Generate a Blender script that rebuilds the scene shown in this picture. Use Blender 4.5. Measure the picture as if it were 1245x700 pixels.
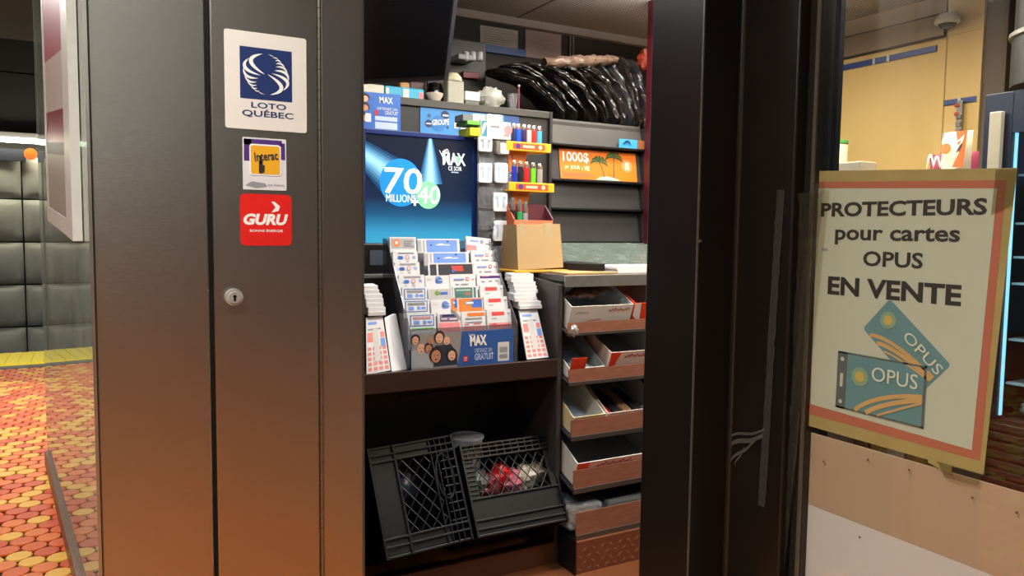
import bpy, bmesh, math, random
from mathutils import Vector, Matrix
random.seed(7)
for o in list(bpy.data.objects): bpy.data.objects.remove(o)
SC = bpy.context.scene
COL = SC.collection
PI = math.pi
# ------------------------------------------------------------------ camera
F = 930.0; YAW = math.radians(29); PITCH = math.atan(69/930); ROLL = math.radians(.7)
CAM = Vector((0, 0, 1.12))
FW = Vector((math.sin(YAW)*math.cos(PITCH), math.cos(YAW)*math.cos(PITCH), -math.sin(PITCH)))
_r0 = Vector((math.cos(YAW), -math.sin(YAW), 0)); _u0 = _r0.cross(FW)
RT = _r0*math.cos(ROLL) + _u0*math.sin(ROLL); UP = RT.cross(FW)
cd = bpy.data.cameras.new('camera'); cam = bpy.data.objects.new('camera', cd); COL.objects.link(cam)
cd.sensor_width = 36; cd.lens = F/1245*36; cd.clip_start = .02
m3 = Matrix((RT, UP, -FW)).transposed()
cam.matrix_world = Matrix.Translation(CAM) @ m3.to_4x4()
SC.camera = cam
# ------------------------------------------------------------------ world, light, exposure
w = bpy.data.worlds.new('world'); SC.world = w; w.use_nodes = True
w.node_tree.nodes['Background'].inputs[0].default_value = (.75, .82, .9, 1)
w.node_tree.nodes['Background'].inputs[1].default_value = .10
vs = SC.view_settings
vs.view_transform = 'Standard'; vs.look = 'None'; vs.gamma = 1; vs.use_curve_mapping = False
vs.exposure = 0.0
def area(name, loc, sx, sy, energy, col, aim=(0, 0, -1)):
    l = bpy.data.lights.new(name, 'AREA'); l.shape = 'RECTANGLE'; l.size = sx; l.size_y = sy
    l.energy = energy; l.color = col
    o = bpy.data.objects.new(name, l); COL.objects.link(o); o.location = loc
    o.rotation_euler = Vector(aim).to_track_quat('-Z', 'Y').to_euler()
    return o
LIGHTS = dict(kiosk=21, store=32, station=112, back=70)
area('kiosk_tube_light', (1.10, 1.86, 2.025), 1.0, .22, LIGHTS['kiosk'], (1, .97, .93))
area('kiosk_rear_light', (2.15, 2.45, 2.025), .9, .22, LIGHTS['kiosk']*.5, (1, .95, .9))
area('store_tube_light', (2.1, 1.35, 2.025), .22, 1.0, LIGHTS['store'], (1, .88, .70))
area('kiosk_tube_uplight', (1.10, 1.86, 2.03), 1.0, .05, LIGHTS['kiosk']*.7, (1, .97, .93), (0, 0, 1))
area('kiosk_rear_uplight', (2.15, 2.45, 2.03), .9, .05, LIGHTS['kiosk']*.7, (1, .95, .9), (0, 0, 1))
area('store_tube_uplight', (2.1, 1.35, 2.03), .05, 1.0, LIGHTS['store']*.2, (1, .88, .70), (0, 0, 1))
area('station_light_a', (-.9, .45, 2.63), 2.4, .2, LIGHTS['station'], (.97, 1, .93))
area('station_light_b', (-.9, -4.2, 2.63), 2.4, .2, LIGHTS['back'], (.97, 1, .93))
area('station_light_c', (-1.5, 5.3, 2.63), 3.0, .2, LIGHTS['station']*1.4, (1, .97, .92))

# ------------------------------------------------------------------ helpers
def ray(px, py): return FW + RT*((px-622.5)/F) - UP*((py-350)/F)
def P(px, py, ax, v):
    d = ray(px, py); i = 'xyz'.index(ax); return CAM + d*((v-CAM[i])/d[i])
def fy(Y, x0, x1, yt, yb):          # rectangle on plane Y: X0, X1, Z bottom, Z top
    xm = (x0+x1)/2; ym = (yt+yb)/2
    return P(x0, ym, 'y', Y).x, P(x1, ym, 'y', Y).x, P(xm, yb, 'y', Y).z, P(xm, yt, 'y', Y).z
def fx(X, x0, x1, yt, yb):          # rectangle on plane X: Y far, Y near, Z bottom, Z top
    xm = (x0+x1)/2; ym = (yt+yb)/2
    return P(x0, ym, 'x', X).y, P(x1, ym, 'x', X).y, P(xm, yb, 'x', X).z, P(xm, yt, 'x', X).z
def lin(c):
    if isinstance(c, str): c = tuple(int(c[i:i+2], 16)/255 for i in (0, 2, 4))
    return tuple((v/12.92 if v <= .04045 else ((v+.055)/1.055)**2.4) for v in c)
MATS = {}
def M(name, col='808080', rough=.5, metal=0., var=.12, scale=30, bump=0., emit=0., alpha=1., trans=0., stretch=None, coat=0., spec=None, bscale=None):
    if name in MATS: return MATS[name]
    m = bpy.data.materials.new(name); m.use_nodes = True; nt = m.node_tree; N = nt.nodes; L = nt.links
    b = N['Principled BSDF']; c = lin(col)
    b.inputs['Roughness'].default_value = rough; b.inputs['Metallic'].default_value = metal
    if coat: b.inputs['Coat Weight'].default_value = coat; b.inputs['Coat Roughness'].default_value = .08
    if spec is not None: b.inputs['Specular IOR Level'].default_value = spec
    tc = N.new('ShaderNodeTexCoord'); mp = N.new('ShaderNodeMapping'); nz = N.new('ShaderNodeTexNoise')
    if stretch: mp.inputs['Scale'].default_value = stretch
    nz.inputs['Scale'].default_value = scale; nz.inputs['Detail'].default_value = 3
    L.new(tc.outputs['Object'], mp.inputs[0]); L.new(mp.outputs[0], nz.inputs[0])
    mx = N.new('ShaderNodeMix'); mx.data_type = 'RGBA'
    mx.inputs[6].default_value = (*[v*(1-var) for v in c], 1); mx.inputs[7].default_value = (*[min(1, v*(1+var)) for v in c], 1)
    L.new(nz.outputs[0], mx.inputs[0]); L.new(mx.outputs[2], b.inputs['Base Color'])
    if bump:
        bp = N.new('ShaderNodeBump'); bp.inputs['Strength'].default_value = bump; bp.inputs['Distance'].default_value = .002
        if bscale:
            n2 = N.new('ShaderNodeTexNoise'); n2.inputs['Scale'].default_value = bscale; L.new(mp.outputs[0], n2.inputs[0]); L.new(n2.outputs[0], bp.inputs['Height'])
        else: L.new(nz.outputs[0], bp.inputs['Height'])
        L.new(bp.outputs[0], b.inputs['Normal'])
    if emit:
        L.new(mx.outputs[2], b.inputs['Emission Color']); b.inputs['Emission Strength'].default_value = emit
    if alpha < 1: b.inputs['Alpha'].default_value = alpha
    if trans: b.inputs['Transmission Weight'].default_value = trans
    MATS[name] = m; return m
def glassmat(name, tint, fac=None, rough=.02, body=0., bodycol='ffffff', bump=0., bscale=60):
    """clear sheet: transparent + fresnel mirror (+ optional milky body)"""
    m = bpy.data.materials.new(name); m.use_nodes = True; nt = m.node_tree; N = nt.nodes; L = nt.links
    N.remove(N['Principled BSDF']); out = N['Material Output']
    tr = N.new('ShaderNodeBsdfTransparent'); tr.inputs[0].default_value = (*lin(tint), 1)
    gl = N.new('ShaderNodeBsdfGlossy'); gl.inputs['Roughness'].default_value = rough
    fr = N.new('ShaderNodeFresnel'); fr.inputs[0].default_value = 1.5
    ge = N.new('ShaderNodeNewGeometry'); mi_ = N.new('ShaderNodeMix'); mi_.inputs[2].default_value = 1.5; mi_.inputs[3].default_value = 1/1.5
    L.new(ge.outputs['Backfacing'], mi_.inputs[0]); L.new(mi_.outputs[0], fr.inputs[0])      # leaving the sheet: same mirror share as entering
    base = tr
    if body:
        df = N.new('ShaderNodeBsdfDiffuse'); df.inputs[0].default_value = (*lin(bodycol), 1)
        nz = N.new('ShaderNodeTexNoise'); nz.inputs['Scale'].default_value = 14; nz.inputs['Detail'].default_value = 4
        mr = N.new('ShaderNodeMapRange'); mr.inputs[1].default_value = .3; mr.inputs[2].default_value = .75
        mr.inputs[3].default_value = body*.6; mr.inputs[4].default_value = min(1, body*1.4)
        L.new(nz.outputs[0], mr.inputs[0])
        m0 = N.new('ShaderNodeMixShader'); L.new(mr.outputs[0], m0.inputs[0]); L.new(tr.outputs[0], m0.inputs[1]); L.new(df.outputs[0], m0.inputs[2]); base = m0
    if bump:
        n2 = N.new('ShaderNodeTexNoise'); n2.inputs['Scale'].default_value = bscale
        bp = N.new('ShaderNodeBump'); bp.inputs['Strength'].default_value = bump; bp.inputs['Distance'].default_value = .01
        L.new(n2.outputs[0], bp.inputs['Height']); L.new(bp.outputs[0], gl.inputs['Normal'])
    mx = N.new('ShaderNodeMixShader')
    if fac is None: L.new(fr.outputs[0], mx.inputs[0])
    else: mx.inputs[0].default_value = fac
    L.new(base.outputs[0], mx.inputs[1]); L.new(gl.outputs[0], mx.inputs[2]); L.new(mx.outputs[0], out.inputs[0])
    MATS[name] = m; return m

ORG = {}
class MB:
    def __init__(s): s.v = []; s.f = []; s.m = []
    def add(s, vs, fs, mi=0, T=None):
        b = len(s.v)
        for p in vs:
            p = Vector(p); s.v.append(T @ p if T else p)
        for f in fs: s.f.append([b+i for i in f]); s.m.append(mi)
        return s
    def box(s, a, b, mi=0, T=None):
        x0, y0, z0 = a; x1, y1, z1 = b
        return s.add([(x0,y0,z0),(x1,y0,z0),(x1,y1,z0),(x0,y1,z0),(x0,y0,z1),(x1,y0,z1),(x1,y1,z1),(x0,y1,z1)],
              [(3,2,1,0),(4,5,6,7),(0,1,5,4),(1,2,6,5),(2,3,7,6),(3,0,4,7)], mi, T)
    def quad(s, pts, mi=0, T=None): return s.add(pts, [tuple(range(len(pts)))], mi, T)
    def ring(s, rings, mi=0, cap=True, T=None):
        n = len(rings[0]); vs = [p for r in rings for p in r]; fs = []
        for i in range(len(rings)-1):
            for j in range(n):
                k = (j+1) % n; fs.append((i*n+j, i*n+k, (i+1)*n+k, (i+1)*n+j))
        if cap: fs.append(tuple(range(n-1, -1, -1))); fs.append(tuple((len(rings)-1)*n+j for j in range(n)))
        return s.add(vs, fs, mi, T)
    def cyl(s, p0, p1, r0, r1=None, n=14, mi=0, T=None):
        p0 = Vector(p0); p1 = Vector(p1); r1 = r0 if r1 is None else r1
        d = (p1-p0).normalized(); a = d.orthogonal().normalized(); b = d.cross(a)
        R = lambda c, r: [c + a*(r*math.cos(2*PI*i/n)) + b*(r*math.sin(2*PI*i/n)) for i in range(n)]
        return s.ring([R(p0, r0), R(p1, r1)], mi, True, T)
    def lathe(s, prof, c, n=18, mi=0, T=None):
        c = Vector(c)
        return s.ring([[c+Vector((r*math.cos(2*PI*i/n), r*math.sin(2*PI*i/n), z)) for i in range(n)] for r, z in prof], mi, True, T)
    def tube(s, pts, r, n=6, mi=0, T=None):
        pts = [Vector(p) for p in pts]; rings = []; a = None
        for i, p in enumerate(pts):
            d = (pts[min(i+1, len(pts)-1)]-pts[max(i-1, 0)]).normalized()
            a = d.orthogonal().normalized() if a is None else (a-d*a.dot(d)).normalized()
            b = d.cross(a)
            rings.append([p+a*(r*math.cos(2*PI*j/n))+b*(r*math.sin(2*PI*j/n)) for j in range(n)])
        return s.ring(rings, mi, True, T)
    def prism(s, poly, axis, a, b, mi=0, T=None):
        """poly: 2d points in the other two axes (cyclic order x,y,z without axis)"""
        def mk(p, h):
            if axis == 'x': return (h, p[0], p[1])
            if axis == 'y': return (p[0], h, p[1])
            return (p[0], p[1], h)
        return s.ring([[mk(p, a) for p in poly], [mk(p, b) for p in poly]], mi, True, T)
    def sph(s, c, rx, ry=None, rz=None, n=14, k=8, mi=0, T=None):
        ry = rx if ry is None else ry; rz = rx if rz is None else rz; c = Vector(c)
        return s.ring([[c+Vector((rx*math.sin(PI*(i+.02)/(k+.04))*math.cos(2*PI*j/n), ry*math.sin(PI*(i+.02)/(k+.04))*math.sin(2*PI*j/n), -rz*math.cos(PI*(i+.02)/(k+.04)))) for j in range(n)] for i in range(k+1)], mi, True, T)
    def grid(s, fn, nu, nv, mi=0, T=None):
        vs = [fn(i/nu, j/nv) for i in range(nu+1) for j in range(nv+1)]
        fs = [(i*(nv+1)+j, (i+1)*(nv+1)+j, (i+1)*(nv+1)+j+1, i*(nv+1)+j+1) for i in range(nu) for j in range(nv)]
        return s.add(vs, fs, mi, T)
    def build(s, name, mats, parent=None, bevel=0, smooth=False, solid=0, org=None):
        xs = [v for v in s.v]
        mn = Vector([min(v[i] for v in xs) for i in range(3)]); mxx = Vector([max(v[i] for v in xs) for i in range(3)])
        if org is None: org = Vector(((mn.x+mxx.x)/2, (mn.y+mxx.y)/2, mn.z))
        org = Vector(org)
        me = bpy.data.meshes.new(name); me.from_pydata([v-org for v in s.v], [], s.f)
        if not isinstance(mats, (list, tuple)): mats = [mats]
        for m in mats: me.materials.append(m)
        for p, i in zip(me.polygons, s.m): p.material_index = i
        bm = bmesh.new(); bm.from_mesh(me); bmesh.ops.recalc_face_normals(bm, faces=bm.faces); bm.to_mesh(me); bm.free()
        if smooth:
            me.shade_smooth(); me.set_sharp_from_angle(angle=math.radians(40))
        o = bpy.data.objects.new(name, me); COL.objects.link(o)
        po = Vector((0, 0, 0))
        if parent: o.parent = parent; po = ORG[parent]
        o.location = org-po; ORG[o] = org
        if solid: md = o.modifiers.new('s', 'SOLIDIFY'); md.thickness = solid; md.offset = 0
        if bevel:
            md = o.modifiers.new('b', 'BEVEL'); md.width = bevel; md.segments = 2; md.limit_method = 'ANGLE'
        return o
def tag(o, label, cat, group=None):
    o['label'] = label; o['category'] = cat
    if group: o['group'] = group
    return o
def st(o): o['kind'] = 'structure'; return o
def stuff(o): o['kind'] = 'stuff'; return o
def thing(name, label, cat, loc, group=None):
    o = bpy.data.objects.new(name, None); COL.objects.link(o); o.location = loc; ORG[o] = Vector(loc)
    o.empty_display_size = .05
    return tag(o, label, cat, group)

TEXTQ = []
class Face:
    """a flat printed face: origin (lower left), x and y directions, normal; local metres"""
    def __init__(s, o, ux, uy, n):
        s.o = Vector(o); s.ux = Vector(ux).normalized(); s.uy = Vector(uy).normalized(); s.n = Vector(n).normalized()
    def p(s, x, y, off=0): return s.o + s.ux*x + s.uy*y + s.n*off
    def rect(s, mb, x0, y0, x1, y1, off=.0004, mi=0): mb.quad([s.p(x0,y0,off), s.p(x1,y0,off), s.p(x1,y1,off), s.p(x0,y1,off)], mi); return s
    def poly(s, mb, pts, off=.0004, mi=0): mb.quad([s.p(x, y, off) for x, y in pts], mi); return s
    def disc(s, mb, x, y, r, off=.0004, mi=0, ry=None, n=20):
        ry = r if ry is None else ry
        return s.poly(mb, [(x+r*math.cos(2*PI*i/n), y+ry*math.sin(2*PI*i/n)) for i in range(n)], off, mi)
    def rrect(s, mb, x0, y0, x1, y1, r, off=.0004, mi=0):
        pts = []
        for cx, cy, a in ((x1-r, y1-r, 0), (x0+r, y1-r, 90), (x0+r, y0+r, 180), (x1-r, y0+r, 270)):
            for k in range(5):
                t = math.radians(a+k*22.5); pts.append((cx+r*math.cos(t), cy+r*math.sin(t)))
        return s.poly(mb, pts, off, mi)
    def arc(s, mb, a, b, c, wd, off=.0004, mi=0, taper=True, n=14):
        """ribbon through a, b, c (2d)"""
        q = (2*b[0]-(a[0]+c[0])/2, 2*b[1]-(a[1]+c[1])/2); L_ = []; R_ = []
        for i in range(n+1):
            t = i/n
            x = (1-t)**2*a[0]+2*t*(1-t)*q[0]+t*t*c[0]; y = (1-t)**2*a[1]+2*t*(1-t)*q[1]+t*t*c[1]
            dx = 2*(1-t)*(q[0]-a[0])+2*t*(c[0]-q[0]); dy = 2*(1-t)*(q[1]-a[1])+2*t*(c[1]-q[1]); l = math.hypot(dx, dy) or 1
            h = wd/2*(math.sin(PI*t)**.8 if taper else 1)+1e-5
            L_.append((x-dy/l*h, y+dx/l*h)); R_.append((x+dy/l*h, y-dx/l*h))
        for i in range(n): s.poly(mb, [L_[i], L_[i+1], R_[i+1], R_[i]], off, mi)
        return s
    def text(s, parent, body, x0, y0, x1, y1, mat, bold=0., shear=0., rot=0., off=.0008, name='lettering', keep=False, extrude=0.):
        TEXTQ.append((s, parent, body, x0, y0, x1, y1, mat, bold, shear, rot, off, name, keep))
def facing_y(x0, x1, z0, Y, lean=0.):   # face towards -Y
    return Face((x0, Y, z0), (1, 0, 0), (0, math.sin(lean), math.cos(lean)), (0, -math.cos(lean), math.sin(lean)))
def lt(lc, x0, yb, x1, yt):      # text box measured at its middle column and row
    return lc(x0, (yb+yt)/2)[0], lc((x0+x1)/2, yb)[1], lc(x1, (yb+yt)/2)[0], lc((x0+x1)/2, yt)[1]
def flush_text():
    tmp = []
    for q in TEXTQ:
        c = bpy.data.curves.new('t', 'FONT'); c.body = q[2]; c.size = 1; c.offset = q[8]; c.shear = q[9]; c.resolution_u = 3
        o = bpy.data.objects.new('t', c); COL.objects.link(o); tmp.append(o)
    dg = bpy.context.evaluated_depsgraph_get()
    for q, o in zip(TEXTQ, tmp):
        s, parent, body, x0, y0, x1, y1, mat, bold, shear, rot, off, name, keep = q
        me0 = o.evaluated_get(dg).to_mesh()
        vs = [v.co.copy() for v in me0.vertices]; fs = [tuple(p.vertices) for p in me0.polygons]
        if not vs: continue
        a0 = min(v.x for v in vs); a1 = max(v.x for v in vs); b0 = min(v.y for v in vs); b1 = max(v.y for v in vs)
        sx = (x1-x0)/(a1-a0); sy = (y1-y0)/(b1-b0)
        if keep: sx = sy = min(sx, sy)
        cx, cy = (x0+x1)/2, (y0+y1)/2; mb = MB(); pts = []
        for v in vs:
            x = (v.x-(a0+a1)/2)*sx; y = (v.y-(b0+b1)/2)*sy
            pts.append(s.p(cx+x*math.cos(rot)-y*math.sin(rot), cy+x*math.sin(rot)+y*math.cos(rot), off))
        mb.add(pts, fs); mb.build(name, mat, parent)
        o.evaluated_get(dg).to_mesh_clear()
    for o in tmp:
        c = o.data; bpy.data.objects.remove(o); bpy.data.curves.remove(c)

def wr(i, x, y): return math.sin(x*7.1+i*1.7+2.3*math.sin(y*5.3+i))*.5+math.sin(x*17.3+y*9.1+i*2.9)*.3+math.sin(x*31+y*23-i)*.2

# ------------------------------------------------------------------ materials
steel = M('brushed_steel', 'a8a29b', .30, 1., .10, 60, .10, stretch=(1, 1, 40))
# steel scratches
jamb = M('dark_bronze_metal', '1b1714', .32, .2, .25, 8, .04)
jamb_edge = M('pale_bronze_edge', '6a6258', .4, .5, .2, 20)  # paler bronze for the strip on the jamb's outer corner
black = M('black_plastic', '0e0e10', .42, 0, .2, 20, .05)
blackm = M('black_matte_metal', '17171a', .5, .1, .2, 12)
charcoal = M('charcoal_shelf', '2c2b2c', .42, .1, .18, 10, .05)
darkbrown = M('dark_brown_laminate', '33211d', .38, 0, .15, 6, stretch=(2, 2, 14))
woodbase = M('brown_wood_veneer', '5a3220', .4, 0, .22, 5, stretch=(1, 1, 12))
white = M('white_plastic', 'e9e8e4', .4, 0, .04)
paper = M('white_paper', 'd6d6d8', .7, 0, .04)
papergrey = M('grey_paper', 'c9c8c6', .7, 0, .06)
pinkpaper = M('pale_pink_paper', 'd8c4c2', .7)
cream = M('cream_sign', 'd9d6bd', .45, 0, .06, 12, coat=.0)
navy = M('navy_print', '1c2f63', .4, 0, .06)
ink = M('black_ink', '26242a', .5, 0, .05)
greyink = M('grey_ink', '8b8b90', .6, 0, .05)
bluep = M('blue_print', '3c66b8', .45, 0, .08)
ltblue = M('light_blue_print', '6f93d8', .45, 0, .08)
red = M('red_print', 'd6262a', .4, 0, .06)
pink = M('pink_print', 'e58a8c', .5, 0, .08)
orange = M('orange_print', 'e8732c', .45, 0, .08)
green = M('green_print', '57a845', .45, 0, .08)
purple = M('purple_print', '4d2b78', .45, 0, .08)
yellow = M('yellow_print', 'e2a51f', .45, 0, .08)
teal = M('teal_print', '2f7f74', .45, 0, .08)
skinA = M('light_skin_print', 'd9a98e', .5); skinB = M('tan_skin_print', 'b67f60', .5); hair = M('dark_hair_print', '2a2120', .5)
tapeclear = glassmat('clear_tape', 'dcd9cc', .07, .16, .07, '8f8a7a', .8, 90)
acrylic = glassmat('clear_acrylic', 'd2d2d4', None, .05, .16, '9a9aa0')
bagclear = glassmat('clear_bag', 'd6d8da', .16, .12, .30, 'a9abb0', .8, 50)
winglass = glassmat('window_glass', 'fbfcf8', None, .01)
partglass = glassmat('green_tinted_glass', 'c6dccf', None, .02, .5, 'c4d2c6')

# ================================================================== THE SETTING
# ---- station floor
grout = M('floor_grout', '4a3026', .7, 0, .2, 20)
fl = st(MB().box((-7, -5, -.06), (1.27, 7.13, -.006)).build('floor', grout))
fl2 = st(MB().box((.10, 1.45, -.004), (4.6, 3.4, 0)).box((1.30, -1.6, -.004), (4.6, 1.45, 0)).build('floor', M('kiosk_floor', '6b3d22', .45, 0, .3, 9)))
TC = [M('tile_amber', 'e6aa44', .32, 0, .15, 9), M('tile_orange', 'de6f30', .32, 0, .15, 9), M('tile_red', 'c84a24', .32, 0, .15, 9), M('tile_deep_orange', 'd45a24', .32, 0, .15, 9)]
SP = .080
def tilemesh(mi):
    n = 12; mb = MB()
    mb.ring([[(r*math.cos(2*PI*i/n), r*math.sin(2*PI*i/n), z) for i in range(n)] for r, z in ((.0394, -.006), (.0394, -.001), (.0375, .001))])
    return mb
def proj(p):
    v = Vector(p)-CAM; z = v.dot(FW)
    return 622.5+F*v.dot(RT)/z, 350-F*v.dot(UP)/z, z
tmeshes = []
for c in TC:
    o = tilemesh(0).build('tile', c); tmeshes.append(o.data); bpy.data.objects.remove(o)
vis, rest = [], MB()
n = 8
for j in range(int(12.0/(SP*.866))):
    y = -4.9+j*SP*.866
    for i in range(int(8.2/SP)):
        x = -6.95+i*SP+(j % 2)*SP/2
        if x > 1.24 or (x > .08 and y > 1.62 and y < 3.5) or y > 7.08: continue
        k = random.choices((0, 1, 2, 3), (.34, .26, .2, .2))[0]
        px, py, z = proj((x, y, 0)) if y > 1.6 else (999, 0, 1)
        if -8 < px < 122 and py < 712: vis.append((z, x, y, k)); continue
        b = len(rest.v)
        if y < -2.5 or x < -4: 
            if (i+j) % 1: continue
        rest.v += [Vector((x+.0394*math.cos(2*PI*t/n), y+.0394*math.sin(2*PI*t/n), -.003)) for t in range(n)]
        rest.v += [Vector((x+.0375*math.cos(2*PI*t/n), y+.0375*math.sin(2*PI*t/n), .001)) for t in range(n)]
        for t in range(n): rest.f.append([b+t, b+(t+1) % n, b+n+(t+1) % n, b+n+t]); rest.m.append(k)
        rest.f.append([b+n+t for t in range(n)]); rest.m.append(k)
vis.sort()
for q, (z, x, y, k) in enumerate(vis):
    if q < 300:
        o = bpy.data.objects.new('tile', tmeshes[k]); COL.objects.link(o); o.parent = fl
        o.location = Vector((x, y, 0))-ORG[fl]
    else:
        b = len(rest.v)
        rest.v += [Vector((x+.0394*math.cos(2*PI*t/n), y+.0394*math.sin(2*PI*t/n), .001)) for t in range(n)]
        rest.f.append([b+t for t in range(n)]); rest.m.append(k)
stuff(rest.build('tile_field', TC, fl))
# ---- platform edge, track, far wall
yel = M('yellow_tactile_strip', 'f4da08', .5, 0, .12, 25, .2)
ts = st(MB().box((-7, 7.22, -.05), (1.3, 7.93, .004)).build('trim_1', yel))
for k in range(26):
    x = -1.75+k*.09
    MB().box((x, 7.25, .004), (x+.055, 7.90, .010)).build('rib', yel, ts)
st(MB().box((-7, 7.10, -.06), (1.3, 7.22, 0)).build('trim_2', M('grey_edging', '5b5a58', .6)))
st(MB().box((-7, 7.90, -1.2), (1.3, 8.0, -.05)).build('trim_3', M('platform_concrete', '3a3835', .8)))
st(MB().box((-7, 8.0, -1.25), (3, 12.0, -1.2)).build('floor', M('track_bed', '23211f', .9)))
tw = st(MB().box((-7, 12.0, -1.2), (3, 12.2, 3.6)).build('wall_back', M('dark_track_wall', '2b2724', .8, 0, .2, 3)))
stone = M('grey_stone_block', 'a6a79b', .6, 0, .22, 6, .3)
for r in range(5):
    for c in range(9):
        x0 = -2.6+c*.62+(.0 if r % 2 else .0); z0 = 2.02-(r+1)*.56
        MB().grid(lambda u, v: (x0+.012+u*.596, 12.0-.05-.05*(math.sin(PI*u)*math.sin(PI*v))**.5, z0+.012+v*.536), 6, 6).build('stone_block', stone, tw, smooth=True, solid=.03)
for r in range(2):
    for c in range(5):
        MB().box((-2.6+c*1.1, 11.96, 2.24+r*.86), (-2.6+c*1.1+1.08, 12.0, 2.24+r*.86+.84)).build('upper_panel', M('dark_brown_panel', '1f1b18', .7, 0, .2, 3), tw)
lp = thing('strip_light', 'long white strip light along the top of the stone track wall', 'light', (-.5, 11.8, 2.06))
MB().box((-3, 11.72, 2.225), (2.2, 11.95, 2.30)).build('housing', M('lamp_housing', '3c3a38', .6), lp)
MB().box((-3, 11.60, 2.17), (2.2, 11.72, 2.224)).build('diffuser', M('lamp_glow', 'fff4dc', .4, emit=22), lp)
p = P(37, 187, 'y', 11.7)
sg = thing('signal_lamp', 'small round orange signal lamp on the track wall', 'lamp', p)
MB().cyl((p.x, 11.74, p.z), (p.x, 11.70, p.z), .075, .07, 16).build('lens', M('orange_lens', 'ff5a14', .3, emit=.9), sg, smooth=True)
MB().box((p.x-.75, 11.80, p.z-.09), (p.x-.06, 11.86, p.z+.06)).build('signal_box', M('navy_box', '20242e', .5), sg)
st(MB().box((-7, -5, 2.72), (1.27, 8.0, 2.8)).build('ceiling', M('station_ceiling', '2e2a27', .8, 0, .2, 4)))
st(MB().box((-7, -5.1, 0), (1.3, -5.0, 2.8)).build('wall_front', M('station_wall', '4d4842', .7, 0, .2, 3)))

def fixture(name, a, b, label, glow):
    a = Vector(a); b = Vector(b); t = thing(name, label, 'light', (a+b)/2)
    d = (b-a).normalized(); s = Vector((-d.y, d.x, 0))*.09
    mb = MB(); mb.ring([[q+s, q-s, q-s+Vector((0, 0, .06)), q+s+Vector((0, 0, .06))] for q in (a+Vector((0, 0, .03)), b+Vector((0, 0, .03)))])
    mb.build('housing', M('lamp_housing_white', 'd8d6d0', .5), t)
    MB().cyl(a, b, .022, None, 12).build('fluorescent_tube', glow, t, smooth=True)
    return t
glow = M('tube_glow', 'f2f8ff', .4, emit=3)
fixture('ceiling_light', (-2.1, .45, 2.66), (.3, .45, 2.66), 'fluorescent tube fitting on the station ceiling in front of the kiosk', glow)
fixture('ceiling_light', (-2.1, -4.2, 2.66), (.3, -4.2, 2.66), 'fluorescent tube fitting on the station ceiling further behind the viewer', glow)
fixture('ceiling_light', (-3.0, 5.3, 2.66), (0, 5.3, 2.66), 'fluorescent tube fitting on the station ceiling near the platform edge', glow)

# ---- steel front
wl = st(MB().box((.014, 1.42, 0), (.452, 1.52, 2.72)).build('wall_left', M('steel_core', '3a3836', .5, .6)))
def slab(name, x0, x1, parent, m=steel): return MB().box((x0, 1.40, .0), (x1, 1.42, 2.72)).build(name, m, parent, bevel=.003)
slab('steel_panel', .007, .181, wl)
slab('steel_panel', .3755, .4535, wl)
MB().box((.4535, 1.402, 0), (.4565, 1.52, 2.72)).build('edge_strip', M('dull_steel_edge', '6b655e', .45, .8), wl)
MB().box((.002, 1.395, 0), (.007, 1.45, 2.72)).build('edge_strip', M('bright_steel_edge', 'a8a29a', .3, .9), wl)
dr = st(MB().box((.1875, 1.398, .0), (.3695, 1.42, 2.72)).build('door_1', steel, bevel=.003))
pl = P(284, 361, 'y', 1.398)
lk = MB().cyl((pl.x, 1.398, pl.z), (pl.x, 1.388, pl.z), .0152, .0145, 28).cyl((pl.x, 1.388, pl.z), (pl.x, 1.385, pl.z), .0105, .010, 24).build('lock_cylinder', M('chrome', 'd6d3cc', .3, .7), dr, smooth=True)
MB().box((pl.x-.0018, 1.3842, pl.z-.006), (pl.x+.0018, 1.3852, pl.z+.002)).cyl((pl.x, 1.3852, pl.z+.002), (pl.x, 1.3842, pl.z+.002), .003, None, 10).build('keyhole', black, lk)
hg = MB()
for k in range(150):
    z = .02+k*.018; hg.cyl((.3725, 1.398, z), (.3725, 1.398, z+.0172), .0034, None, 8)
hg.build('piano_hinge', M('hinge_steel', '8a847c', .35, 1.), dr, smooth=True)

# ---- kiosk shell
kw = M('dark_interior_wall', '251d1b', .55, 0, .2, 5)
wk = st(MB().box((.2, 3.30, 0), (3.2, 3.4, 2.2)).build('wall_back', kw))
st(MB().box((.30, 1.52, 0), (.36, 3.30, 2.2)).build('wall_left', M('dark_side_wall', '201c1b', .6)))
yw = M('yellow_wall_paint', 'd9b672', .55, 0, .05, 3)
beige = M('bulkhead_tone', '9a8266', .6, 0, .08, 3)
zc = 2.135
ceilm = M('ceiling_tile', 'b9afa6', .7, 0, .05, 4)
def perforate(m):
    nt = m.node_tree; N = nt.nodes; L = nt.links; b = N['Principled BSDF']
    tc = N.new('ShaderNodeTexCoord'); v = N.new('ShaderNodeTexVoronoi'); v.inputs['Scale'].default_value = 62; v.inputs['Randomness'].default_value = 0
    L.new(tc.outputs['Object'], v.inputs[0])
    r = N.new('ShaderNodeValToRGB'); r.color_ramp.elements[0].position = .28; r.color_ramp.elements[0].color = (.10, .09, .085, 1)
    r.color_ramp.elements[1].position = .36; r.color_ramp.elements[1].color = (*lin('bdb3aa'), 1)
    L.new(v.outputs['Distance'], r.inputs[0]); L.new(r.outputs[0], b.inputs['Base Color'])
perforate(ceilm)
ck = st(MB().box((.2, .2, zc+.02), (3.3, 3.4, zc+.06)).build('ceiling', kw))
for i in range(4):
    for j in range(5):
        x0 = .30+i*.76; y0 = .2+j*.62
        MB().box((x0+.004, y0+.004, zc), (x0+.752, y0+.612, zc+.02)).build('ceiling_tile', ceilm, ck, bevel=.004)
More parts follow.
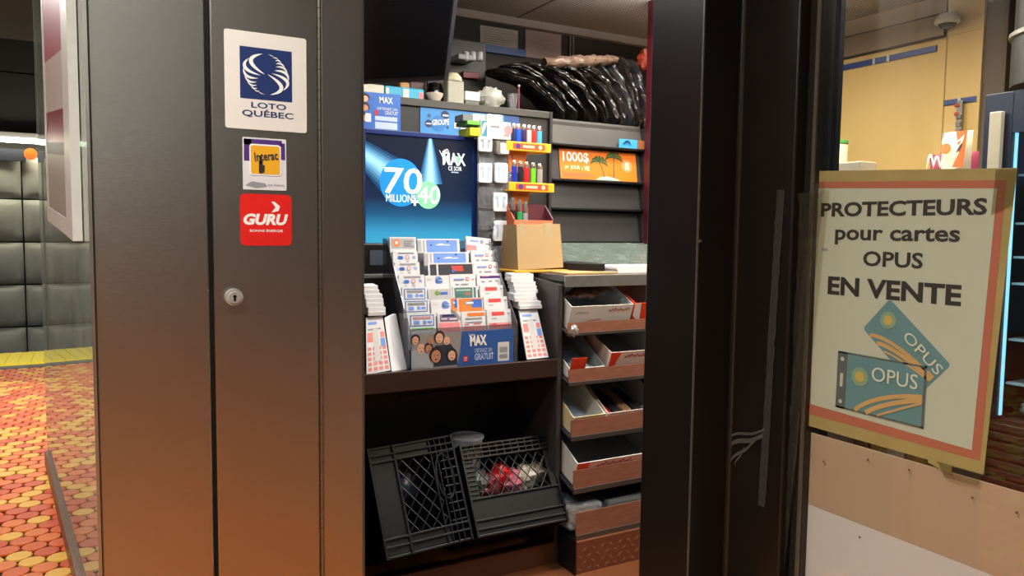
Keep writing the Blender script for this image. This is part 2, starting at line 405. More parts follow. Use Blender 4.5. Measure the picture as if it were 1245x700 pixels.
# yellow store wall with a bulkhead in a browner tone, seams
XW = 3.2
a = P(1025, 30, 'x', XW); b_ = P(1025, 72, 'x', XW); e_ = P(1193, 60, 'x', XW); s_ = P(1150, 80, 'x', XW)
print('bulk', a, b_, e_, s_)
wy = st(MB().box((XW, e_.y, 0), (XW+.08, 3.3, b_.z)).build('wall_right', yw))
MB().box((XW-.004, e_.y+.0, b_.z), (XW+.08, s_.y, zc)).build('wall_panel', yw, wy)
MB().box((XW-.006, s_.y+.004, b_.z), (XW+.08, 3.3, zc-.075)).build('bulkhead', beige, wy)
MB().box((XW-.010, s_.y+.004, zc-.07), (XW+.08, 3.3, zc)).build('bulkhead_band', beige, wy)
MB().box((XW-.003, s_.y-.002, 0), (XW, s_.y+.002, b_.z)).build('seam_strip', M('seam_tan', 'b08b45', .6), wy)
MB().tube([(XW-.012, 3.29, b_.z), (XW-.012, s_.y+.01, b_.z), (XW-.012, s_.y+.004, b_.z+.005), (XW-.012, s_.y+.004, b_.z+.07)], .0055).build('cable', M('brown_cable', '3a2c22', .5), wy)
MB().box((XW-.012, e_.y-.012, 0), (XW+.08, e_.y, zc)).build('corner_trim', M('pale_corner_trim', 'd8b878', .5), wy)
st(MB().box((3.5, -1.6, 0), (3.6, e_.y-.012, zc)).box((3.2, e_.y-.10, 0), (3.5, e_.y-.013, zc)).build('wall_right', M('grey_brown_wall', '6a5b50', .7, 0, .12, 3)))
st(MB().box((1.27, -1.7, 0), (4.6, -1.6, 2.2)).build('wall_front', kw))
# maroon post at the far right of the opening
g = fy(2.74, 783, 791, 60, 292); st(MB().box((g[0], 2.70, 0), (g[1]+.06, 2.735, zc)).build('trim_4', M('maroon_post', '4a0f1c', .4)))

# ---- door jamb between opening and window: stepped profile
X1 = 1.12; ya = P(786, 300, 'x', X1).y; yb = P(848, 300, 'x', X1).y
X2 = P(893, 300, 'y', yb).x; yc = P(962, 300, 'x', X2).y
print('jamb', ya, yb, X2, yc)
tj = st(MB().prism([(X1, ya), (X1, yb), (X2, yb), (X2, yc), (1.265, yc), (1.33, yc), (1.33, ya)], 'z', 0, 2.72).build('trim_5', jamb, bevel=.004))
MB().box((X1-.0015, yb-.0015, 0), (X1+.002, yb+.002, 2.72)).build('pale_edge', jamb_edge, tj)
MB().box((X2-.003, yb-.012, 0), (X2+.001, yb-.008, 2.72)).build('edge_line', M('brown_edge', '4f4030', .4, .4), tj)  # thin brown line beside the jamb step
q = P(849, 293, 'y', yb)
MB().cyl((X1+.004, yb-.001, q.z), (X1+.004, yb-.006, q.z), .004, .003, 10).build('screw', M('steel_screw', '8c8478', .3, .8), tj)
# scuffed tape remains on the jamb
for (pxa, pya, pxb, pyb, wd) in ((888, 530, 930, 523, .006), (888, 540, 928, 530, .010), (888, 560, 918, 536, .008), (893, 566, 905, 545, .006)):
    A = P(pxa, pya, 'x', X2-.001); B = P(pxb, pyb, 'x', X2-.001)
    MB().grid(lambda u, v: (X2-.001-.002*abs(math.sin(u*9)), A.y+(B.y-A.y)*u, A.z+(B.z-A.z)*u+(v-.5)*wd+.003*math.sin(u*7)), 8, 2).build('tape_scrap', M('grey_tape_scrap', '4d4a46', .35), tj)
# ---- window
XG = 1.27
yf0 = yc; yf1 = P(990, 350, 'x', XG).y
wd1 = st(MB().box((1.255, yf1-.004, 0), (1.29, yf0, 2.72)).build('window_1', M('window_frame_bronze', '2a2622', .35, .3), bevel=.002))
MB().box((XG-.003, -1.4, .02), (XG+.003, yf1+.004, 2.7)).build('glass_pane', winglass, wd1)
MB().box((1.250, yf1-.004, 0), (1.254, yf1+.003, 2.72)).build('frame_bead', M('pale_bead', '6d675a', .3, .5), wd1)
# film bands on the inner side
def filmmat(name, col):
    m = M(name, col, .55, 0, .05, 3); N = m.node_tree.nodes; L = m.node_tree.links; b = N['Principled BSDF']
    tl = N.new('ShaderNodeBsdfTranslucent'); tl.inputs[0].default_value = (*lin(col), 1); mx = N.new('ShaderNodeMixShader'); mx.inputs[0].default_value = .2
    L.new(b.outputs[0], mx.inputs[1]); L.new(tl.outputs[0], mx.inputs[2]); L.new(mx.outputs[0], N['Material Output'].inputs[0]); return m
zf1 = P(974, 523, 'x', XG).z; zf2 = .572
MB().box((XG+.004, -1.4, zf2), (XG+.006, yf1-.002, zf1)).build('upper_film', filmmat('tan_film', 'ccb29e'), wd1)
MB().box((XG+.004, -1.4, .02), (XG+.006, yf1-.002, zf2-.0005)).build('lower_film', filmmat('pale_film', 'e8e2e8'), wd1)
for (px_, py_) in ((985, 552), (1055, 559), (1105, 571), (1182, 605), (1045, 653), (1001, 561), (1236, 623)):
    q = P(px_, py_, 'x', XG-.0034)
    MB().cyl((XG-.003, q.y, q.z), (XG-.0038, q.y, q.z), .0024, .002, 7).build('speck', M('dark_speck', '6d5040', .6), wd1)
# dark blue post behind the glass
g = fx(1.36, 994, 1019, 0, 200); print('post', g)
st(MB().box((1.36, g[1], 0), (1.374, g[0]+.03, 2.13)).build('trim_6', M('blue_black_post', '1d2a3a', .45, .2, .2, 6)))
# clear wrinkled tape wrapped over the frame edge
def tapefn(x, pxs, z0, z1, amp, seed):
    def f(u, v):
        z = z0+(z1-z0)*v
        px_ = pxs[0]+(pxs[1]-pxs[0])*u; zz = v
        q = P(px_-(35*(1-v))+ (6*math.sin(v*9+seed)*(1-abs(2*u-1))), 350, 'x', x)
        return (x-.002-amp*abs(wr(seed, u*2, v*6)), q.y, z)
    return f
ztp = P(975, 235, 'x', 1.25).z
MB().grid(tapefn(1.249, (966, 990), .3, ztp, .010, 1), 8, 60).build('wrapped_tape', tapeclear, wd1, smooth=True)
MB().grid(tapefn(1.2465, (985, 999), .3, ztp+.02, .008, 4), 6, 60).build('wrapped_tape', tapeclear, wd1, smooth=True)
MB().grid(lambda u, v: (X2-.001-.003*abs(wr(8, u, v*5)), P(941+u*9-9*(1-v), 350, 'x', X2).y, .55+.66*v), 4, 40).build('seal_strip', M('fuzzy_seal', '2a2825', .9, 0, .4, 200, .8), wd1)

# ---- glass partition at the station side
A = P(60, 565, 'z', 0); B = P(95, 700, 'z', 0); d = (B-A).normalized(); Bn = A+d*((1.72-A.y)/d.y); nrm = Vector((d.y, -d.x, 0)).normalized()
if nrm.x > 0: nrm = -nrm
gp = thing('glass_partition', 'pale green glass partition with a metal floor channel left of the steel wall', 'partition', (A+Bn)/2)
def along(t, off, z): q = A+(Bn-A)*t+nrm*off; return (q.x, q.y, z)
def pslab(mb, t0, t1, o0, o1, z0, z1, mi=0): mb.ring([[along(t0, o0, z), along(t1, o0, z), along(t1, o1, z), along(t0, o1, z)] for z in (z0, z1)], mi); return mb
pslab(MB(), 0, 1, -.005, .005, .06, 2.72).build('glass_sheet', partglass, gp)
pslab(MB(), 0, 1, -.018, .018, 0, .07).build('floor_channel', M('bronze_channel', '6a4a3a', .4, .5), gp, bevel=.003)
pslab(MB(), -.004, 0, -.005, .005, .06, 2.72).build('polished_edge', M('green_glass_edge', '8fa898', .2), gp)
# framed advertisement hung beside the glass
fm = M('white_frame', 'd6d3cd', .35)
QA = P(65, 200, 'y', 2.75); QB = P(98, 200, 'y', 2.22); fd = Vector((QB.x-QA.x, QB.y-QA.y, 0)); fn_ = Vector((fd.y, -fd.x, 0)).normalized()
if fn_.dot(Vector((0, -1, 0))) < 0: fn_ = -fn_
za_ = P(58, 268, 'y', 2.75).z; zb_2 = P(94, 293, 'y', 2.22).z; zt = 2.55; hb = .045
fa = thing('poster_frame', 'white framed red advertisement hanging beside the glass partition', 'poster', (QA.x, QA.y, za_))
def fp(u, off, z): return (QA.x+fd.x*u+fn_.x*off, QA.y+fd.y*u+fn_.y*off, z)
def zlow(u): return za_+(zb_2-za_)*u
def fbar(u0, u1, lo, hi, o0, o1, name, m):
    MB().ring([[fp(u, o0, lo(u)), fp(u, o1, lo(u)), fp(u, o1, hi(u)), fp(u, o0, hi(u))] for u in (u0, u1)]).build(name, m, fa)
fbar(0, .07, zlow, lambda u: zt, 0, .02, 'side_rail', fm); fbar(.80, 1, zlow, lambda u: zt, 0, .022, 'side_rail', fm)
fbar(.07, .80, zlow, lambda u: zlow(u)+hb, 0, .02, 'bottom_rail', fm); fbar(.07, .80, lambda u: zt-hb, lambda u: zt, 0, .02, 'top_rail', fm)
for (ra, rb_, m) in ((0, .12, M('ad_beige', 'a59c90', .35)), (.12, .145, M('ad_dark', '4a1f22', .35)), (.145, .21, M('ad_crimson', '8d1d2e', .3)), (.21, .32, M('ad_white', 'cfc4bc', .3)), (.32, 1, M('ad_red', 'b02c42', .3))):  # red and white print above a flat beige bottom band
    fbar(.07, .80, lambda u: zlow(u)+hb+(zt-2*hb-zlow(u))*ra, lambda u: zlow(u)+hb+(zt-2*hb-zlow(u))*rb_, .010, .019, 'colour_band', m)
for u in (.2, .6): MB().cyl(fp(u, .01, zt), fp(u, .01, 2.72), .004, None, 8).build('hanger_rod', M('steel_screw'), fa)

# ================================================================== STICKERS ON THE STEEL
def sticker(name, label, x0p, x1p, ytp, ybp, Y, m, r=.004):
    X0, X1_, Z0, Z1 = fy(Y, x0p, x1p, ytp, ybp)
    f = facing_y(X0, X1_, Z0, Y); W = X1_-X0; H = Z1-Z0
    t = thing(name, label, 'sticker', (X0+W/2, Y, Z0))
    mb = MB(); f.rrect(mb, 0, 0, W, H, r, .0006); o = mb.build('backing', m, t, solid=.0006)
    return t, f, W, H
t, f, W, H = sticker('lottery_sticker', 'cream sticker with navy square emblem of white crescents on the steel door', 273, 372.5, 41, 158.5, 1.3975, M('sticker_cream', 'ddd6cf', .35, 0, .05, 20))
mb = MB(); sx0, sx1, sy0, sy1 = W*.18, W*.815, H*.315, H*.845
f.rect(mb, sx0, sy0, sx1, sy1, .0012); mb.build('emblem_square', navy, t)
mb = MB()
def sc(q): return (sx0+(q[0]-105)/323*(sx1-sx0), sy1-(q[1]-120)/348*(sy1-sy0))
for a_, b_2, c_, wd in (((245,157),(172,215),(258,296),34), ((162,195),(137,262),(232,305),29), ((127,262),(146,316),(216,325),23), ((132,308),(158,350),(208,350),17), ((148,350),(174,376),(207,371),14), ((170,380),(189,397),(210,391),11), ((190,402),(206,413),(222,408),8), ((215,415),(230,424),(255,431),5)):
    for rt in (0, 1):
        pts = [((266*2-q[0], 294*2-q[1]) if rt else q) for q in (a_, b_2, c_)]
        f.arc(mb, *[sc(q) for q in pts], wd*.72/323*(sx1-sx0), .0018)
mb.build('emblem_crescents', white, t)
f.text(t, 'LOTO', W*.31, H*.225, W*.74, H*.285, navy, .018, off=.0012)
f.text(t, 'QUÉBEC', W*.20, H*.125, W*.83, H*.215, navy, .018, off=.0012)
t, f, W, H = sticker('payment_sticker', 'worn white and purple payment sticker with a yellow square', 295, 348, 168, 231, 1.3975, M('sticker_white', 'd6d4d6', .35), .002)
mb = MB(); f.rect(mb, W*.03, H*.55, W*.20, H*.97, .0012); f.rect(mb, W*.03, H*.86, W*.9, H*.97, .0012); f.rect(mb, W*.88, H*.6, W*.97, H*.92, .0012); mb.build('purple_border', purple, t)
mb = MB(); f.rrect(mb, W*.15, H*.28, W*.87, H*.88, .005, .0016); mb.build('white_square', white, t)
mb = MB(); f.rrect(mb, W*.18, H*.31, W*.84, H*.85, .004, .0020); mb.build('yellow_square', yellow, t)
f.text(t, 'Interac', W*.26, H*.57, W*.80, H*.74, ink, .02, off=.0026, rot=.12)
mb = MB(); f.rrect(mb, W*.36, H*.32, W*.45, H*.56, .001, .0025); f.rect(mb, W*.38, H*.5, W*.42, H*.66, .0025); f.rrect(mb, W*.45, H*.34, W*.49, H*.48, .001, .0025); mb.build('hand_mark', ink, t)
mb = MB(); f.poly(mb, [(W*.05, H*.08), (W*.2, H*.16), (W*.5, H*.13), (W*.55, H*.07), (W*.3, H*.03)], .0012); mb.build('scratch', greyink, t)
f.text(t, 'ent Interac', W*.56, H*.08, W*.95, H*.13, greyink, .01, off=.0012)
t, f, W, H = sticker('energy_drink_sticker', 'red square sticker with white lettering and a chevron', 292, 354.5, 236, 298.5, 1.3975, M('sticker_red', 'd8231f', .3), .009)
f.text(t, 'GURU', W*.06, H*.40, W*.93, H*.62, white, .05, .22, off=.0012)
f.text(t, 'BONNE ÉNERGIE', W*.18, H*.265, W*.82, H*.325, white, .01, off=.0012)
mb = MB(); f.poly(mb, [(W*.60, H*.86), (W*.66, H*.86), (W*.77, H*.77), (W*.74, H*.68), (W*.60, H*.645), (W*.68, H*.75)], .0012); mb.build('chevron', white, t)

# ================================================================== POSTER ON THE WINDOW
XP = XG-.0034
pc = [P(985, 208, 'x', XP), P(1237, 204, 'x', XP), P(1195, 575, 'x', XP), P(978, 515, 'x', XP)]
for q in pc: print('poster', q)
yl, yr, zb, ztp2 = pc[0].y, pc[1].y-.004, .730, pc[0].z
pf = Face((XP, yl, zb), (0, -1, .0), (0, 0, 1), (-1, 0, 0)); W = yl-yr; H = ztp2-zb
po = thing('window_poster', 'faded cream poster with red border advertising card protectors on the window', 'poster', (XP, (yl+yr)/2, zb))
def uvp(px_, py_):
    q = P(px_, py_, 'x', XP); return (yl-q.y, q.z-zb)
mb = MB(); Q = [uvp(978, 516), uvp(1140, 562), uvp(1196, 577), uvp(1237, 204), uvp(985, 208)]
pf.poly(mb, Q, .0004); mb.build('backing_paper', M('yellowed_laminate', '9d8f5a', .35, 0, .2, 14), po)
mb = MB(); pf.poly(mb, [uvp(981, 502), uvp(1192, 560), uvp(1224, 219), uvp(989, 221)], .0008); mb.build('red_border', M('faded_red_border', 'a8664f', .35, 0, .08, 10), po)
mb = MB(); pf.poly(mb, [uvp(986, 491), uvp(1182, 547), uvp(1213, 229), uvp(995, 229)], .0012); mb.build('cream_sheet', M('cream_sheet', 'b2b8a2', .35, 0, .05, 6), po)
pink_ink = M('charcoal_ink', '34302d', .45, 0, .05)
def ptext(body, xa, xb, yt, yb_, bold):
    u0 = uvp(xa, (yt+yb_)/2); u1 = uvp(xb, (yt+yb_)/2); v1 = uvp((xa+xb)/2, yt); v0 = uvp((xa+xb)/2, yb_)
    pf.text(po, body, u0[0], v0[1], u1[0], v1[1], pink_ink, bold, off=.0018)
# text boxes given at their mid column so that perspective follows the pane
ptext('PROTECTEURS', 999, 1201, 243.5, 262.5, .032)
ptext('pour cartes', 1016, 1168, 276, 299, .024)
ptext('OPUS', 1050, 1123, 306, 325, .024)
ptext('EN VENTE', 1007, 1170, 341, 365, .034)
def card(pix, name, z, holder):
    A_, B_, C_, D_ = [Vector(uvp(*q)) for q in pix]     # tl, tr, br, bl
    ux = (B_-A_+C_-D_)*.5; wy_ = (A_-D_+B_-C_)*.5; w_ = ux.length; h_ = wy_.length; c = (A_+B_+C_+D_)*.25
    ux.normalize(); uy = Vector((-ux.y, ux.x)); o = c-ux*(w_/2)-uy*(h_/2)
    cf = Face(pf.p(o.x, o.y, z), pf.ux*ux.x+pf.uy*ux.y, pf.ux*uy.x+pf.uy*uy.y, pf.n)
    cb = MB(); cf.rrect(cb, 0, 0, w_, h_, .006, 0); cp = cb.build(name, M('card_blue', '5f8586', .4, 0, .12, 20), po)
    x0 = 0
    if holder:
        x0 = w_*.12
        cb = MB(); cf.rrect(cb, 0, 0, x0, h_, .003, .0004); cf.rect(cb, 0, 0, w_, h_*.03, .0004); cf.rect(cb, 0, h_*.97, w_, h_, .0004); cf.rect(cb, w_*.975, 0, w_, h_, .0004); cb.build('holder_edge', M('holder_grey', '59605c', .4), cp)
        for hy in (.5, .87, .12):
            cb = MB(); cf.rrect(cb, x0*.35, h_*.38, x0*.65, h_*.62, .002, .0008) if hy == .5 else cf.disc(cb, x0*.5, h_*hy, .004, .0008); cb.build('holder_hole', M('cream_sheet'), cp)
    cb = MB(); cf.disc(cb, x0+w_*.16, h_*.62, w_*.10, .0008); cb.build('sun_halo', M('sun_halo', '7f9a7c', .4), cp)
    cb = MB(); cf.disc(cb, x0+w_*.16, h_*.62, w_*.055, .0012); cb.build('sun', M('sun_yellow', 'b9a455', .4), cp)
    for k, (y0_, wd) in enumerate(((.02, .055), (.10, .06), (-.0, .03))):
        cb = MB(); cf.arc(cb, (x0+w_*(.12+.13*k), h_*.03), (x0+w_*(.42+.08*k), h_*(.33-.07*k)), (w_*.97, h_*(.50-.05*k)), w_*wd*.8, .0008+.0002*k, taper=False); cb.build('orange_ray', M('ray_orange', 'bb9a62', .4), cp)
    cf.text(cp, 'OPUS', x0+w_*(.30 if holder else .42), h_*.60, x0+w_*(.80 if holder else .98), h_*.84, M('pale_print', 'c9cdb6', .4), 0., off=.0016)
card([(1090, 365), (1154, 448), (1122, 475), (1043, 397)], 'transit_card', .0016, False)
card([(1022, 426), (1130, 446), (1122, 520), (1015, 494)], 'card_holder', .0024, True)
# wrinkled clear laminate tape at corners, torn yellow corner
mb = MB(); pf.poly(mb, [uvp(1133, 535), uvp(1158, 541), uvp(1157, 577), uvp(1128, 562)], .0002); mb.build('torn_corner', M('yellowed_laminate'), po)
for pts in (((1212, 206), (1240, 205), (1232, 250), (1206, 262)), ((1140, 560), (1196, 576), (1190, 590), (1150, 580))):
    mb = MB(); pf.poly(mb, [uvp(*q) for q in pts], .0030); mb.build('clear_tape', tapeclear, po)
mb = MB(); u = uvp(1003, 303); pf.rect(mb, u[0]-.006, u[1]-.003, u[0]+.007, u[1]+.002, .0018); mb.build('scuff_mark', greyink, po)


# ================================================================== DISPLAY CABINET, COUNTER, SNACK RACK
YC = 2.13
xl = P(447, 470, 'y', YC).x-.012; xr = P(678, 440, 'y', YC).x; zl = P(560, 446, 'y', YC).z; zlb = P(560, 469, 'y', YC).z
zs = P(683, 346, 'y', YC).z; zb1 = P(600, 664, 'y', YC).z
print('cab', xl, xr, zl, zlb, zs, zb1)
cb = thing('display_cabinet', 'dark brown laminate cabinet holding the lottery slips above and milk crates below', 'cabinet', ((xl+xr)/2, YC, 0))
MB().box((xl-.018, YC, 0), (xl, 2.44, .93)).build('side_panel', darkbrown, cb, bevel=.002)
MB().prism([(YC, 0), (YC, zs), (2.44, .972), (2.44, 0)], 'x', xr, xr+.016).build('side_panel', M('dark_grey_laminate', '3a3434', .4, 0, .12, 8), cb, bevel=.002)
MB().box((xl, YC, zlb), (xr, YC+.016, zl)).build('front_lip', darkbrown, cb, bevel=.002)
MB().box((xl, YC+.016, zlb), (xr, 2.42, zlb+.014)).build('tray_shelf', darkbrown, cb)
MB().box((xl, 2.42, .0), (xr, 2.44, .96)).build('back_panel', M('black_back_panel', '0b0a0b', .5), cb)
MB().box((xl, YC, 0), (xr, YC+.018, min(zb1, .072))).build('base_panel', woodbase, cb, bevel=.002)
MB().box((xl+.22, 2.414, .545), (xl+.50, 2.42, .562)).build('back_rail', M('dim_rail', '1c1a1b', .4), cb)
# counter behind the slip stand
ct = thing('rear_counter', 'light grey edged counter carrying the lottery monitor', 'counter', (1.1, 2.6, 0))
MB().box((.42, 2.445, .945), (1.370, 2.86, .972)).build('countertop', M('grey_counter_top', '8b8d88', .4, .2), ct, bevel=.003)
MB().box((.42, 2.47, 0), (1.370, 2.86, .945)).build('cabinet_body', blackm, ct)
# snack rack
XR0 = xr+.022; XR1 = 1.88
sr = thing('snack_rack', 'tiered candy rack with wood-grain tray lips under a metal edged counter', 'rack', ((XR0+XR1)/2, 2.2, 0))
zt_ = P(735, 334, 'y', 2.12).z; zt0 = P(735, 348, 'y', 2.12).z; print('rack top', zt_, zt0)
MB().box((XR0-.004, 2.12, zt0), (XR1, 2.126, zt_)).build('metal_edge', M('worn_aluminium', 'a9a69e', .35, .8, .25, 30), sr, bevel=.001)
MB().box((XR0-.004, 2.126, zt_-.02), (XR1, 2.44, zt_)).build('countertop', M('dark_grey_top', '4a4848', .35, 0, .1, 10), sr)
MB().box((XR0, 2.15, 0), (XR0+.012, 2.56, zt0)).build('side_panel', blackm, sr)
MB().box((XR1-.012, 2.15, 0), (XR1, 2.56, zt0)).build('side_panel', blackm, sr)
MB().box((XR0, 2.54, 0), (XR1, 2.56, zt0)).build('back_panel', M('grey_back_panel', '56575a', .6), sr)
marble = M('wood_grain_strip', '8a5a48', .3, 0, .45, 16, stretch=(1, 1, 5), coat=.4)
lipm = M('aluminium_lip', '6d6560', .35, .7)
TR = [(2.105, 390, 405), (2.095, 446, 464), (2.075, 506, 530), (2.055, 566, 593), (2.035, 617, 650)]
TRAYS = []
for k, (Y, a_, b_2) in enumerate(TR):
    z1 = P(735, a_, 'y', Y).z; z0 = P(735, b_2, 'y', Y).z; TRAYS.append((Y, z0, z1))
    tl = math.radians(20 if k < 4 else 8); h = z1-z0
    tr = MB().prism([(Y+.004, z0), (Y+.36, z0+.36*math.tan(tl)), (Y+.36, z0+.36*math.tan(tl)+.006), (Y+.004, z0+.006)], 'x', XR0, XR1).build('tray', blackm, sr)
    MB().box((XR0, Y, z0+.2*h), (XR1, Y+.004, z1)).build('tray_lip', marble, tr)
    MB().box((XR0, Y-.004, z0-.002), (XR1, Y+.004, z0+.2*h)).build('lip_rail', lipm, tr, bevel=.001)
# diamond plate kick box
zd = P(735, 652, 'y', 2.02).z; xd = P(699, 662, 'y', 2.02).x
kb = MB().box((xd, 2.02, 0), (XR1, 2.12, zd)).build('kick_box', M('copper_plate', '8f5a42', .35, .55, .15, 20), sr, bevel=.002)
MB().box((XR0-.01, 2.015, 0), (xd-.001, 2.12, zd+.008)).build('kick_end', black, sr)
mb = MB(); k = 0
for i in range(16):
    for j in range(7):
        x = xd+.02+i*.036+(j % 2)*.018; z = .012+j*.022
        if z > zd-.01 or x > XR1-.02: continue
        s_ = 1 if (i+j) % 2 else -1
        c = Vector((x, 2.02, z)); a1 = Vector((.012*s_, 0, .008)); a2 = Vector((-.002*s_, 0, .003))
        mb.add([c-a1, c+a2*1.3, c+a1, c-a2*1.3, c+Vector((0, -.0025, 0))], [(0, 1, 4), (1, 2, 4), (2, 3, 4), (3, 0, 4)])
stuff(mb.build('tread_pattern', M('copper_ridge', 'a06a50', .3, .6), kb))
# unreadable script lines on packaging
def scribble(f, t, x0, y0, x1, y1, m, off=.0008):
    mb = MB(); n = max(3, int((x1-x0)/(y1-y0)*1.4)); h = y1-y0; w_ = (x1-x0)/n
    for k in range(n):
        x = x0+k*w_; hh = h*(.55+.45*((k*37) % 5)/4)
        f.arc(mb, (x, y0), (x+w_*.5, y0+hh), (x+w_*1.05, y0+h*.15), h*.28, off, n=6)
    mb.build('script', m, t)
# cartons in the trays
def carton(name, label, cat, k, px0, px1, depth, hf, hb_, m, inner, tl=20, y0=.030, group=None):
    Y, z0, z1 = TRAYS[k]; tl = math.radians(tl if k < 4 else 8)
    pm = P(px0, (TR[k][1]), 'y', Y+y0); pn = P(px1, TR[k][1], 'y', Y+y0)
    pm.x = max(pm.x, XR0+.016); pn.x = min(pn.x, XR1-.016); depth = min(depth, .22) if k == 0 else depth
    o = Vector((pm.x, Y+y0, z0+.008+(y0-.004)*math.tan(tl))); W = pn.x-pm.x
    T = Matrix.Translation(o) @ Matrix.Rotation(tl, 4, 'X')
    t = thing(name, label, cat, o, group); th = .003
    MB().box((0, 0, 0), (W, depth, th), 0, T).build('bottom', inner, t)
    MB().box((0, 0, th), (W, th, hf), 0, T).build('front', m, t)
    MB().box((0, depth-th, th), (W, depth, hb_), 0, T).build('back', inner, t)
    for x in (0, W-th):
        MB().prism([(th, th), (th, hf), (depth*.35, hf+(hb_-hf)*.35), (depth-th, hb_), (depth-th, th)], 'x', x, x+th, 0, T).build('side', [inner, m][x == 0], t)
    f = Face(T @ Vector((0, 0, 0)), T.to_3x3() @ Vector((1, 0, 0)), T.to_3x3() @ Vector((0, 0, 1)), T.to_3x3() @ Vector((0, -1, 0)))
    return t, f, W, T
cw = M('carton_white', 'dedbd6', .55, 0, .05); cg = M('carton_grey_inside', 'a8adb0', .6, 0, .05); cpk = M('carton_pink_white', 'dcc2b8', .5); cor = M('carton_orange', 'e0441f', .45); cye = M('carton_cream', 'd8c79a', .5)
t, f, W, T = carton('candy_carton', 'white open carton with red script, in the top tray of the candy rack', 'carton', 0, 686, 764, .30, .082, .11, cw, cg)
scribble(f, t, W*.60, .056, W*.95, .070, M('dark_red_ink', 'a02a22', .5)); scribble(f, t, W*.08, .052, W*.28, .062, greyink)
mb = MB(); f.poly(mb, [(W*.3, .026), (W*.5, .030), (W*.5, .034), (W*.3, .03)], .0006); mb.build('pink_stripe', pink, t)
for k in range(3):
    c = T @ Vector((W*(.34+.2*k), .09+.02*k, .078))
    mb = MB().grid(lambda u, v: c+Vector((.036*(u-.5)*2, .045*(v-.5)*2, .035*max(0, math.sin(PI*u)*math.sin(PI*v))**.6+.006*wr(k, u*2, v*2))), 10, 10)
    tag(mb.build('chocolate_packet', M('brown_wrapper', '6b4a34', .35, 0, .3, 60), smooth=True, solid=.004), ['brown wrapped chocolate packet leftmost in the white top carton', 'brown wrapped chocolate packet midway in the white top carton', 'brown wrapped chocolate packet rightmost in the white top carton'][k], 'candy', 'chocolates in the top carton')
t, f, W, T = carton('candy_carton', 'orange edged carton at the right end of the top tray', 'carton', 0, 766, 800, .30, .085, .11, cor, cg)
mb = MB(); f.poly(mb, [(0.0, .04), (W*.3, .0), (W*.2, .085), (0, .085)], .0006); mb.build('white_flap_print', white, t)
t, f, W, T = carton('candy_carton', 'low grey carton with an orange side, left in the second tray', 'carton', 1, 684, 733, .30, .035, .10, cw, cg)
mb = MB().box((.0, -.001, .0), (W*.42, .001, .075), 0, T); mb.build('torn_orange_flap', cor, t)
mb = MB().box((.03, .04, .006), (W-.03, .16, .012), 0, T); mb.build('blue_liner', M('pale_blue_liner', 'a9c0dd', .5), t)
t, f, W, T = carton('candy_carton', 'pinkish white carton with red script and torn orange corner in the second tray', 'carton', 1, 737, 800, .30, .085, .11, cpk, cg)
scribble(f, t, W*.26, .058, W*.75, .074, M('dark_red_ink'))
mb = MB(); f.poly(mb, [(0, .01), (W*.10, .015), (W*.13, .05), (W*.20, .085), (0, .085)], .0006); mb.build('orange_corner', cor, t)
t, f, W, T = carton('candy_carton', 'cream sided carton with pale blue liner, left in the third tray', 'carton', 2, 684, 732, .32, .060, .12, cye, cw)
mb = MB().box((.02, .03, .006), (W-.03, .26, .012), 0, T); mb.build('blue_liner', M('pale_blue_liner'), t)
t, f, W, T = carton('candy_carton', 'grey carton of small wrapped bars, right in the third tray', 'carton', 2, 735, 800, .32, .060, .12, cpk, cg)
for k in range(4):
    mb = MB().box((.02+k*.045, .05, .01), (.055+k*.045, .20, .03), 0, T); o = mb.build('candy_bar', [red, ink, M('tan_wrapper', 'b08a6a', .4), ink][k], bevel=.004)
    tag(o, ['red wrapped bar leftmost in the third tray carton', 'black wrapped bar next to the red one in the third tray', 'tan wrapped bar between two black ones in the third tray', 'black wrapped bar furthest right in the third tray carton'][k], 'candy', 'bars in the third tray')
t, f, W, T = carton('candy_carton', 'wide empty white carton with red and orange front filling the fourth tray', 'carton', 3, 687, 800, .30, .085, .13, cw, M('carton_deep_grey', '8d9090', .6))
mb = MB(); f.rect(mb, W*.08, .050, W, .083, .0006); mb.build('white_print_band', M('band_rose', 'd9a79a', .5), t)
scribble(f, t, W*.22, .056, W*.62, .076, M('dark_red_ink'))
mb = MB(); f.poly(mb, [(0, .0), (W*.10, .005), (W*.14, .085), (W*.02, .085), (0, .085)], .0008); mb.build('orange_corner', cor, t)
Y, z0, z1 = TRAYS[4]
ft = thing('clear_food_box', 'small clear plastic food box at the left end of the lowest tray', 'box', (XR0+.09, Y+.1, z0+.02))
x0 = P(694, 628, 'y', Y+.01).x; x1 = P(733, 628, 'y', Y+.01).x; zt2 = P(715, 612, 'y', Y+.02).z
MB().box((x0, Y+.012, z0+.03), (x1, Y+.16, zt2)).build('shell', bagclear, ft, bevel=.008)
MB().box((x0+.03, Y+.02, z0+.035), (x1-.006, Y+.13, zt2-.03)).build('filling', M('cream_filling', 'c9a878', .6, 0, .5, 60), ft, bevel=.01)
x2 = P(735, 625, 'y', Y+.05).x
gb = MB().box((x2, Y+.03, z0+.03), (x2+.30, Y+.2, P(757, 606, 'y', Y+.03).z)).build('grey_tub', M('grey_tub', '6d7172', .4), bevel=.01); tag(gb, 'plain grey plastic tub right of the clear box in the lowest tray', 'tub')
c = P(698, 402, 'y', 2.085); blob_args = ((c.x, 2.083, c.z), .014)
